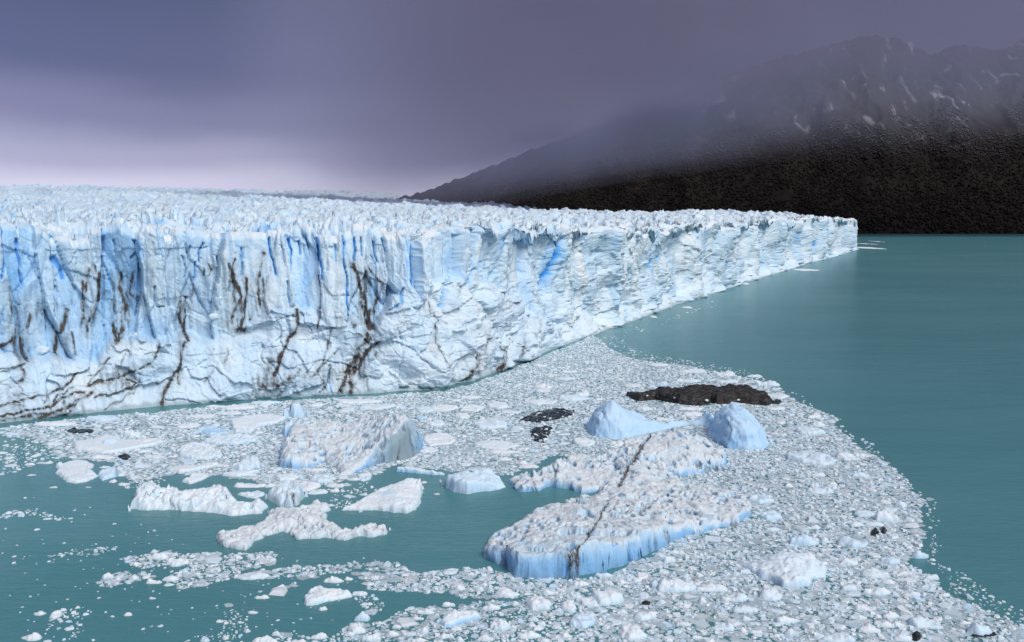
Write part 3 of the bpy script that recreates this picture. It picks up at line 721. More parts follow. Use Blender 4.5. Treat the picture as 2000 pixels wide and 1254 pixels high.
# the large silt veined berg
crack1 = gpts([(1269, 848, 6), (1255, 870, 5), (1236, 895, 4), (1220, 920, 3), (1208, 950, 2)])
crack2 = gpts([(1187, 978, 2.5), (1172, 1000, 3.5), (1158, 1030, 4.2), (1140, 1058, 4.6), (1128, 1078, 4.7), (1116, 1100, 2.5), (1112, 1130, 0)])
crack3 = gpts([(1225, 890, 4), (1222, 905, 3.6), (1224, 915, 3.4)])
berg('iceberg', 'largest berg, pale pitted ice with a long silt crack and a blue cliff', 'iceberg',
 [(942, 1087, 1.6), (960, 1095, 2.6), (980, 1104, 3.6), (999, 1117, 4.4), (1005, 1128, 4.8), (1030, 1128, 4.2), (1050, 1129, 4.2), (1085, 1129, 4.9), (1110, 1131, 4.8), (1122, 1132, 4.4), (1140, 1124, 5.2),
  (1170, 1116, 5.6), (1200, 1108, 5.0), (1218, 1102, 3.9), (1260, 1087, 4.2), (1308, 1060, 3.0), (1344, 1046, 2.2), (1368, 1040, 1.5), (1410, 1030, 1.2), (1440, 1028, 1.6), (1456, 1010, 1.6), (1476, 997, 0.8), (1458, 979, 0.9),
  (1416, 962, 1.0), (1392, 956, 0.8), (1359, 948, 0.8), (1330, 945, 1.0), (1330, 930, 1.5), (1362, 928, .8), (1386, 922, .8), (1410, 920, .9), (1423, 900, .9), (1418, 884, 2.2, 1), (1386, 859, 4.0, 1), (1350, 844, 5.6, 1), (1320, 838, 6.4, 1), (1290, 835, 6.8, 1), (1269, 845, 6.0, 1),
  (1239, 850, 5.8, 1), (1200, 871, 4.6, 1), (1170, 886, 4.0, 1), (1119, 884, 4.6, 1), (1080, 898, 4.2, 1), (1032, 916, 3.2, 1), (992, 943, 1.4), (1014, 961, 1.6), (1050, 958, 1.5), (1074, 950, 1.6), (1110, 955, 1.4), (1137, 965, 1.2), (1168, 958, 1.0),
  (1170, 968, 0.8), (1140, 974, 0.9), (1104, 977, 0.9), (1106, 986, 1.0), (1068, 992, 1.2), (1026, 1016, 1.4), (1005, 1028, 1.4), (962, 1050, 1.3), (946, 1070, 1.2)],
 [(1300, 870, 5.2), (1340, 890, 4.0), (1250, 930, 2.6), (1210, 960, 1.8), (1300, 960, 1.8), (1200, 990, 2.4), (1120, 1020, 3.2), (1060, 1050, 3.2), (1020, 1074, 4.3), (1100, 1085, 4.6), (1160, 1062, 5.4), (1250, 1030, 3.8), (1330, 1010, 2.2), (1400, 1000, 1.8), (1260, 980, 2.2), (1090, 920, 2.6), (1150, 925, 2.2), (1380, 890, 2.8)],
 land='the largest berg', step=0.21, edge=.9, epow=.38, jag=0.9, lump=0.55, lscale=2.8, pit=0.75, pscale=2.3, blue=0.03, face=0.60, dirt=0.26, grey=.10, fac=.75,
 veins=[(crack1, .5, 1.2, .7), (crack2, .36, 1.2, .6), (crack3, .2, .7, .2), (gpts([(1112, 1085, 3.5), (1120, 1108, 2), (1124, 1130, 0)]), 1.1, .75, .3),
        (gpts([(1195, 872, 4.6), (1188, 884, 4)]), .4, .85, .3), (gpts([(1080, 899, 4.2), (1086, 920, 3)]), .3, .8, .2), (gpts([(1035, 917, 3), (1046, 945, 2)]), .3, .8, .2), (gpts([(1108, 886, 4.6), (1112, 903, 3.5)]), .35, .8, .2), (gpts([(990, 943, 1.2), (1010, 932, 2)]), .5, .8, .1), (gpts([(1235, 852, 5.8), (1198, 873, 4.6)]), .25, .7, 0)],
 bluepatch=[gpts([(1060, 1110)])[0] + (5, .2), gpts([(1200, 1095)])[0] + (7, .1)], seed=11)

# tilted pitted slab
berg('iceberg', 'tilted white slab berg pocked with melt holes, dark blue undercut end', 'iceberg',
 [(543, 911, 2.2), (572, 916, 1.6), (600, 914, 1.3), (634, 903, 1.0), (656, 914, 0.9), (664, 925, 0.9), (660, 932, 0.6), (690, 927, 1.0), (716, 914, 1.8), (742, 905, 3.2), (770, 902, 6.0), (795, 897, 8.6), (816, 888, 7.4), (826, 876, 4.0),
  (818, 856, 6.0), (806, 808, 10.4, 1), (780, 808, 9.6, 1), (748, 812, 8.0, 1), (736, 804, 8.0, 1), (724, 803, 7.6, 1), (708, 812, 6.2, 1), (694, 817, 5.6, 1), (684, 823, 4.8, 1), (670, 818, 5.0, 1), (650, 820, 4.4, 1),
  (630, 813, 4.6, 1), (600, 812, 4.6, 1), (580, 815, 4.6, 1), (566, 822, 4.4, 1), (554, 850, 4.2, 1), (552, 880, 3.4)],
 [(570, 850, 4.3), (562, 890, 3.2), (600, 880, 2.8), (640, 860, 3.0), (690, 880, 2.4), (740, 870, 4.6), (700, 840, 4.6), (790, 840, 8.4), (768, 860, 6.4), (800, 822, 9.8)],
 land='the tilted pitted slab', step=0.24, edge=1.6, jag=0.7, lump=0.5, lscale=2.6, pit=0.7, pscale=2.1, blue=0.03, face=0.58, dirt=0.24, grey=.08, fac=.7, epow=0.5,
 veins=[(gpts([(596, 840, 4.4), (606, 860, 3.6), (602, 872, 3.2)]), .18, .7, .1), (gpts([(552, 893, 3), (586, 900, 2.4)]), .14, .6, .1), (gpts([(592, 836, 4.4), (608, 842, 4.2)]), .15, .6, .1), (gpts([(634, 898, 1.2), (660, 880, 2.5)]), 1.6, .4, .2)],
 greypatch=[gpts([(812, 885, 2)])[0] + (7, 1.0), gpts([(770, 895, 2)])[0] + (5, .7)], seed=23)  # right end tinted grey: the shade on that face put into the colour
# blue pinnacles standing behind it
berg('iceberg', 'pale blue faceted ice pinnacle behind the tilted pitted slab', 'iceberg',
 [(552, 812, 3), (575, 817, 3.5), (604, 812, 2.5), (606, 806, 3), (598, 789, 4.0, 1), (582, 786, 4.4, 1), (567, 781, 5.4, 1), (553, 796, 3.4, 1)], [(570, 788, 5.2), (585, 798, 4)], lump=0.5, lscale=2.5, edge=.8, jag=.4, blue=.30, face=.1, seed=31)
berg('iceberg', 'small spiked blue white horn at the upper end of the tilted slab', 'iceberg',
 [(548, 846, 1.5), (556, 852, 1.2), (570, 848, 2), (584, 838, 2), (580, 824, 3, 1), (567, 806, 5.2, 1), (556, 828, 3, 1)], [(567, 816, 5.2), (572, 832, 3)], lump=.5, lscale=1.6, edge=.6, jag=.3, blue=.28, face=.3, seed=33)
# knobbly berg on the open water
berg('iceberg', 'long knobbly white berg full of scooped hollows, in the open pool', 'iceberg',
 [(249, 993, 2.09), (270, 995, 2.20), (292, 997, 1.74), (330, 996, 1.86), (360, 998, 1.39), (380, 999, 1.16), (410, 1001, 1.28), (426, 1004, 1.16), (454, 1008, 1.04), (476, 1006, 1.04), (510, 1003, 1.04), (520, 994, 1.28),
  (522, 976, 1.74, 1), (508, 969, 1.97, 1), (492, 977, 1.39, 1), (462, 976, 1.28, 1), (450, 955, 2.44, 1), (436, 948, 2.67, 1), (418, 943, 2.78, 1), (402, 950, 2.49, 1), (372, 953, 2.44, 1), (360, 958, 2.20, 1), (340, 944, 3.02, 1), (324, 946, 3.02, 1), (312, 938, 3.48, 1), (296, 934, 3.71, 1), (280, 939, 3.60, 1), (266, 948, 3.25, 1), (256, 966, 2.55, 1), (251, 980, 2.09, 1)],
 [(290, 960, 2.90), (330, 968, 2.44), (380, 972, 2.20), (430, 968, 2.20), (470, 988, 1.51)], land='the knobbly berg', step=.2, edge=.9, jag=.6, lump=.9, lscale=2.8, pit=.8, pscale=2.4, blue=.07, face=.12, dirt=.05, epow=.6, seed=41)
berg('iceberg', 'low broken ring of white ice between knobbly berg and ribbed block', 'iceberg',
 [(464, 966, 0.52), (480, 972, 0.46), (497, 974, 0.52), (516, 968, 0.52), (518, 958, 0.64, 1), (500, 955, 0.75, 1), (482, 958, 0.70, 1), (468, 960, 0.58, 1)], lump=.5, lscale=1.6, edge=.5, jag=.5, blue=.15, seed=43)
berg('iceberg', 'upright ribbed grey white block with a brown stain behind ragged low berg', 'iceberg',
 [(516, 968, 1.39), (530, 980, 1.51), (548, 989, 1.74), (568, 993, 2.32), (582, 986, 2.32), (600, 962, 1.97), (600, 950, 2.55, 1), (594, 942, 3.02, 1), (580, 933, 3.36, 1), (562, 936, 3.25, 1), (532, 951, 2.09, 1), (518, 960, 1.74, 1)], [(575, 950, 3.02), (548, 965, 2.32)],
 land='the ribbed block', edge=.8, jag=.4, lump=.5, lscale=2, pit=.5, pscale=1.8, blue=.16, face=.1, grey=.12, striae=.5, veins=[(gpts([(572, 962, 2.44), (578, 980, 1.39), (573, 990, 0.58)]), .35, .95, .15)], seed=47)
# ragged low berg
berg('iceberg', 'ragged flat berg with two long arms reaching over the open pool', 'iceberg',
 [(424, 1048, 0.83), (427, 1058, 0.99), (440, 1067, 1.10), (460, 1073, 1.04), (480, 1077, 0.88), (492, 1061, 0.77), (510, 1051, 0.83), (530, 1043, 0.88), (544, 1041, 0.99), (554, 1038, 0.88), (566, 1042, 0.88), (584, 1054, 1.04), (604, 1053, 1.04), (624, 1053, 0.99), (636, 1049, 0.94), (662, 1055, 1.04), (680, 1055, 1.04), (700, 1049, 0.94), (730, 1049, 1.04), (754, 1042, 1.04), (763, 1030, 1.04), (763, 1020, 1.68, 1),
  (736, 1020, 1.60, 1), (700, 1026, 1.28, 1), (680, 1029, 1.28, 1), (656, 1022, 1.60, 1), (644, 1019, 1.60, 1), (626, 1010, 1.60, 1), (636, 999, 1.28, 1), (629, 992, 1.28, 1), (644, 985, 1.12, 1), (618, 969, 2.08, 1), (602, 983, 1.76, 1), (588, 980, 2.08, 1), (572, 991, 1.92, 1), (545, 988, 1.60, 1), (530, 988, 1.44, 1), (521, 1000, 0.99), (528, 1012, 0.88), (508, 1025, 0.88), (480, 1034, 0.88), (454, 1042, 0.88), (437, 1043, 0.88)],
 [(560, 1010, 2.4), (600, 1010, 2.3), (600, 1035, 2.2), (690, 1040, 1.9)], land='the ragged flat berg', step=.19, edge=.4, jag=.8, lump=.6, lscale=2.0, pit=.4, pscale=1.5, blue=.03, face=.10, dirt=.2, grey=.08, veins=[(gpts([(530, 1004, 2.2), (575, 1008, 2.4), (620, 1020, 2.1), (650, 1030, 1.8)]), .2, .55, .1), (gpts([(438, 1056, 1.8), (462, 1066, 1.8)]), .22, .7, .1)], seed=53)
berg('iceberg', 'triangular white slab with one sharp end, lying in the open pool', 'iceberg',
 [(666, 997, .5), (704, 997, .9), (744, 997, 1.2), (770, 1001, 1.4), (798, 1002, 1.5), (820, 989, 1.6), (822, 973, 1.8), (827, 953, 2.0), (816, 931, 3.4, 1), (796, 931, 3.4, 1), (772, 940, 3.0, 1), (740, 954, 2.4, 1), (700, 975, 1.5, 1), (676, 987, .8, 1)],
 [(790, 955, 2.7), (760, 975, 1.9)], land='the triangular slab', step=.2, edge=.5, jag=.45, lump=.3, lscale=2.6, blue=.05, face=.12, dirt=.06, bluepatch=[gpts([(756, 965, 2.2)])[0] + (1.6, .3)], seed=59)
berg('iceberg', 'lumpy sky blue berg at the tip of the open pool', 'iceberg',
 [(858, 939, 1.6), (870, 951, 2.2), (888, 961, 2.6), (912, 965, 2.6), (940, 960, 2.0), (960, 959, 1.5), (988, 952, .8), (984, 946, 1.0), (971, 940, 1.2), (978, 926, 1.6, 1), (962, 915, 2.6, 1), (944, 912, 3.0, 1), (920, 915, 3.2, 1), (884, 922, 2.8, 1), (866, 931, 2.0, 1)],
 [(900, 935, 3.2), (930, 930, 2.8)], land='the lumpy blue berg', edge=.8, jag=.5, lump=.9, lscale=3.4, blue=.26, face=.15, seed=61)
berg('iceberg', 'thin floating slab with blue underside beside the tilted slab', 'iceberg',
 [(763, 915, 1.0), (776, 921, 1.1), (810, 924, 1.1), (852, 928, .8), (880, 928, .5), (856, 920, .8, 1), (828, 913, 1.0, 1), (800, 909, 1.2, 1), (770, 910, 1.1, 1)], lump=.15, edge=.35, jag=.3, blue=.05, face=.75, seed=67)
# the two humped blue berg
berg('iceberg', 'smooth sky blue berg of two humps joined by a low saddle', 'iceberg',
 [(1144, 829, 2.2), (1146, 842, 2.0), (1160, 853, 2.4), (1200, 857, 3.0), (1226, 856, 2.6), (1260, 848, 2.0), (1290, 842, 1.6), (1316, 836, 1.3), (1346, 829, 1.3), (1372, 832, 1.8), (1386, 838, 2.2), (1380, 850, 1.4), (1396, 862, 2.4), (1420, 876, 3.0), (1460, 880, 3.0), (1492, 878, 2.2), (1503, 868, 1.6), (1492, 842, 2.6),
  (1490, 826, 4.4, 1), (1470, 804, 7.0, 1), (1450, 788, 8.6, 1), (1430, 782, 9.2, 1), (1412, 785, 8.8, 1), (1401, 790, 6.4, 1), (1388, 801, 3.2, 1), (1356, 812, 2.0, 1), (1308, 819, 1.6, 1), (1274, 819, 2.6, 1), (1240, 800, 5.0, 1), (1212, 787, 7.4, 1), (1195, 778, 8.8, 1), (1182, 782, 8.2, 1), (1162, 800, 5.0, 1), (1151, 812, 3.2, 1)],
 [(1196, 781, 9.6), (1222, 800, 5.6), (1206, 812, 5.4), (1180, 830, 4), (1240, 830, 3.2), (1330, 824, 2.2), (1358, 819, 2.6), (1376, 818, 3.4), (1432, 790, 9.4), (1418, 815, 7.2), (1462, 822, 6.8), (1440, 845, 4.6), (1478, 850, 4.2), (1408, 846, 4.4)], land='the two humped blue berg', step=.25, edge=2.2, jag=.25, lump=.8, lscale=4.5, blue=.46, face=.08, epow=.75, striae=.3, fac=.9, seed=71)
# rock laden berg
berg('rocky_iceberg', 'long black brown rock covered berg dotted with white ice chips', 'iceberg',
 [(1222, 771, 1.2), (1232, 777, 2.0), (1247, 784, 2.6), (1280, 781, 2.8), (1310, 787, 3.0), (1340, 791, 3.0), (1370, 793, 3.2), (1388, 787, 3.0), (1404, 790, 2.6), (1440, 787, 3.0), (1488, 792, 2.6), (1500, 793, 2.4), (1509, 788, 1.2), (1494, 774, 1.8), (1476, 759, 3.4, 1), (1462, 752, 4.2, 1), (1440, 751, 4.2, 1), (1420, 750, 4.4, 1), (1390, 753, 4.0, 1), (1350, 752, 4.2, 1), (1316, 752, 4.0, 1), (1276, 756, 3.2, 1), (1244, 764, 2.0, 1)],
 [(1300, 768, 3.2), (1400, 768, 3.4), (1450, 768, 3.4)], mat=MAT_ROCK, land='the black rock covered berg', step=.24, edge=.8, jag=.7, lump=1.3, lscale=5.5, striae=.8, epow=.45, seed=73)
berg('iceberg', 'broad white blue floe with lumps on its back, in grey brash', 'iceberg',
 [(1442, 1102, .4), (1470, 1118, .9), (1490, 1131, 1.4), (1508, 1135, 1.2), (1530, 1149, 1.4), (1558, 1149, 1.5), (1580, 1143, 1.3), (1590, 1131, .9), (1611, 1128, .8), (1615, 1110, 1.0), (1609, 1094, 1.4, 1), (1586, 1078, 2.0, 1), (1562, 1077, 2.1, 1), (1530, 1073, 2.3, 1), (1506, 1080, 2.0, 1), (1484, 1090, 1.2, 1)],
 [(1540, 1100, 2.1), (1555, 1122, 2.0), (1530, 1090, 2.2)], land='the broad lumpy floe', step=.17, edge=.7, jag=.45, lump=.6, lscale=2.4, blue=.14, face=.2, seed=79)
# flat floes near the pool
berg('ice_floe', 'wide flat pale floe carrying a small blue lump, below the cliff', 'ice floe',
 [(140, 867, .7), (148, 879, .8), (180, 884, .8), (200, 887, .8), (236, 883, .7), (276, 875, .7), (305, 870, .6), (320, 864, .6), (308, 856, .7, 1), (260, 857, .7, 1), (238, 856, .7, 1), (232, 847, .8, 1), (202, 847, .9, 1), (186, 854, .9, 1), (168, 859, .9, 1)], lump=.15, edge=.4, jag=.5, blue=.05, face=.2, dirt=.05, land='the wide flat floe', seed=83)
berg('ice_floe', 'rounded flat white floe with toothed edge beside the open water', 'ice floe',
 [(112, 911, .8), (111, 925, .9), (130, 941, .9), (148, 944, .8), (170, 941, .8), (192, 930, .6), (176, 918, .6), (184, 903, .8, 1), (170, 897, .9, 1), (150, 895, 1.0, 1), (128, 900, 1.0, 1)], lump=.2, edge=.4, jag=.5, blue=.06, face=.3, land='the rounded toothed floe', seed=89)
berg('ice_floe', 'small light blue block stuck to the rounded toothed floe', 'ice floe',
 [(190, 927, .8), (200, 939, .8), (228, 931, 1.0), (227, 920, 1.3), (224, 908, 1.9, 1), (208, 912, 1.5, 1)], lump=.4, lscale=1.5, edge=.5, jag=.3, blue=.33, seed=91)
berg('ice_floe', 'flat white floe with square corner, touching the blue pinnacle', 'ice floe',
 [(450, 825, .8), (453, 836, .9), (460, 845, .9), (490, 846, .8), (508, 833, .8), (540, 827, .7), (558, 819, .7), (552, 810, .8, 1), (516, 806, .9, 1), (480, 812, .9, 1), (460, 818, .9, 1)], lump=.15, edge=.35, jag=.4, blue=.05, face=.25, land='the square cornered floe', seed=97)
berg('ice_floe', 'flat bright blue slab of clear ice near the square cornered floe', 'ice floe',
 [(393, 846, .5), (410, 851, .6), (446, 846, .6), (440, 836, .8, 1), (418, 831, .9, 1), (398, 832, .8, 1)], lump=.2, edge=.5, jag=.3, blue=.5, face=0, seed=101)
berg('ice_floe', 'pitted grey white patch shaped like a hump, above the pinkish floe', 'ice floe',
 [(343, 882, .6), (352, 892, .7), (375, 898, .8), (410, 897, .7), (436, 890, .5), (430, 876, .8, 1), (404, 864, 1.3, 1), (376, 862, 1.4, 1), (354, 868, 1.1, 1)], lump=.5, lscale=1.8, pit=.4, pscale=1.4, edge=.5, jag=.4, blue=.1, dirt=.08, seed=103)
berg('ice_floe', 'pitted blue grey patch of ice left of the tilted slab', 'ice floe',
 [(396, 863, .6), (420, 868, .7), (460, 869, .8), (500, 862, .6), (513, 854, .6), (500, 848, .9, 1), (450, 845, 1.2, 1), (415, 849, 1.0, 1)], lump=.6, lscale=1.8, pit=.5, pscale=1.5, edge=.5, jag=.4, blue=.17, dirt=.06, seed=107)
berg('ice_floe', 'long pinkish flat floe along the edge of the open pool', 'ice floe',
 [(322, 919, .5), (350, 924, .6), (376, 921, .6), (398, 917, .6), (429, 909, .6), (429, 901, .8, 1), (400, 902, .7, 1), (392, 908, .5, 1), (342, 910, .7, 1)], lump=.15, edge=.3, jag=.35, blue=0.0, dirt=.16, land='the pinkish flat floe', seed=109)
berg('ice_floe', 'small domed white floe just behind the knobbly berg', 'ice floe',
 [(356, 941, .6), (372, 946, .6), (395, 938, .6), (412, 929, .5), (404, 923, .8, 1), (390, 920, 1.1, 1), (370, 922, 1.1, 1), (368, 930, 1.0, 1)], lump=.2, edge=.4, jag=.3, blue=.05, face=.3, seed=113)
berg('ice_floe', 'white slab with a drowned green foot, behind the ribbed block', 'ice floe',
 [(426, 924, .6), (436, 930, .5), (462, 932, .5), (482, 930, .6), (511, 921, .6), (510, 916, .7, 1), (470, 919, .8, 1), (440, 921, .8, 1)], lump=.15, edge=.35, jag=.3, blue=.05, face=.4, seed=117)
berg('ice_floe', 'bright white floe with a wide waist, low in the open water', 'ice floe',
 [(592, 1175, .7), (597, 1183, .7), (616, 1182, .7), (640, 1175, .6), (665, 1171, .6), (688, 1166, .5), (684, 1152, .8, 1), (666, 1145, 1.0, 1), (638, 1146, 1.1, 1), (628, 1139, 1.3, 1), (612, 1140, 1.3, 1), (600, 1150, 1.0, 1), (611, 1163, .7), (603, 1169, .7)],
 lump=.3, lscale=1.6, edge=.5, jag=.25, blue=.04, face=.25, land='the wide waisted white floe', seed=121)
berg('ice_floe', 'chunky white floe near the bottom edge with a blue rim', 'ice floe',
 [(855, 1216, .8), (870, 1226, .9), (882, 1225, .9), (900, 1219, .8), (939, 1207, .7), (941, 1195, .9, 1), (921, 1186, 1.1, 1), (884, 1190, 1.2, 1), (860, 1206, 1.0, 1)], lump=.3, lscale=1.4, edge=.4, jag=.25, blue=.08, face=.45, land='the chunky blue rimmed floe', seed=127)
# dark wet ice
berg('dark_ice', 'black glassy wet ice between the tilted slab and two humped berg', 'iceberg',
 [(1014, 821, .2), (1036, 825, .3), (1060, 825, .3), (1100, 817, .3), (1126, 809, .2), (1122, 799, .4, 1), (1082, 796, .5, 1), (1042, 803, .4, 1)], mat=MAT_DARK, lump=.45, lscale=2.4, edge=.6, jag=.5, striae=.4, seed=131)
berg('dark_ice', 'ragged dark wet ice patch left of the two humped blue berg', 'iceberg',
 [(1034, 845, .2), (1040, 862, .25), (1062, 866, .25), (1070, 852, .25), (1080, 836, .25), (1066, 830, .35, 1), (1042, 834, .35, 1)], mat=MAT_DARK, lump=.4, lscale=1.5, edge=.5, jag=.6, seed=133)
DARKS = [(1708, 1041, 18, 16, 'round black wet ice knob by the open lake edge'), (1725, 1037, 15, 14, 'smaller black wet ice knob beside a round twin'), (1790, 1246, 22, 18, 'black wet lump of ice at the bottom right edge'),
         (1920, 1239, 52, 13, 'brown black rocky lump low in the right corner'), (244, 893, 28, 12, 'slate grey smooth ice hump below the wide flat floe'), (156, 843, 60, 10, 'slate grey low ice ridge above the wide flat floe'), (1516, 786, 24, 8, 'dark teal wet ice at the end of the black rock berg'), (1262, 1178, 20, 9, 'brown dirty ice scrap between white floes near bottom')]
for i, (cx_, cy_, w_, h_, lab) in enumerate(DARKS):
    ang = np.linspace(0, 2 * math.pi, 11)[:-1]; rr = rng.uniform(.75, 1.1, 10)
    pts = [(cx_ + w_ / 2 * r_ * math.cos(a_), cy_ + h_ / 2 * r_ * math.sin(a_), .45) for a_, r_ in zip(ang, rr)]
    berg('dark_ice', lab, 'iceberg', pts, inner and [(cx_, cy_, .9)], mat=MAT_ROCK if i in (3, 7) else MAT_DARK, lump=.3, lscale=1.2, edge=.5, jag=.25, seed=140 + i)

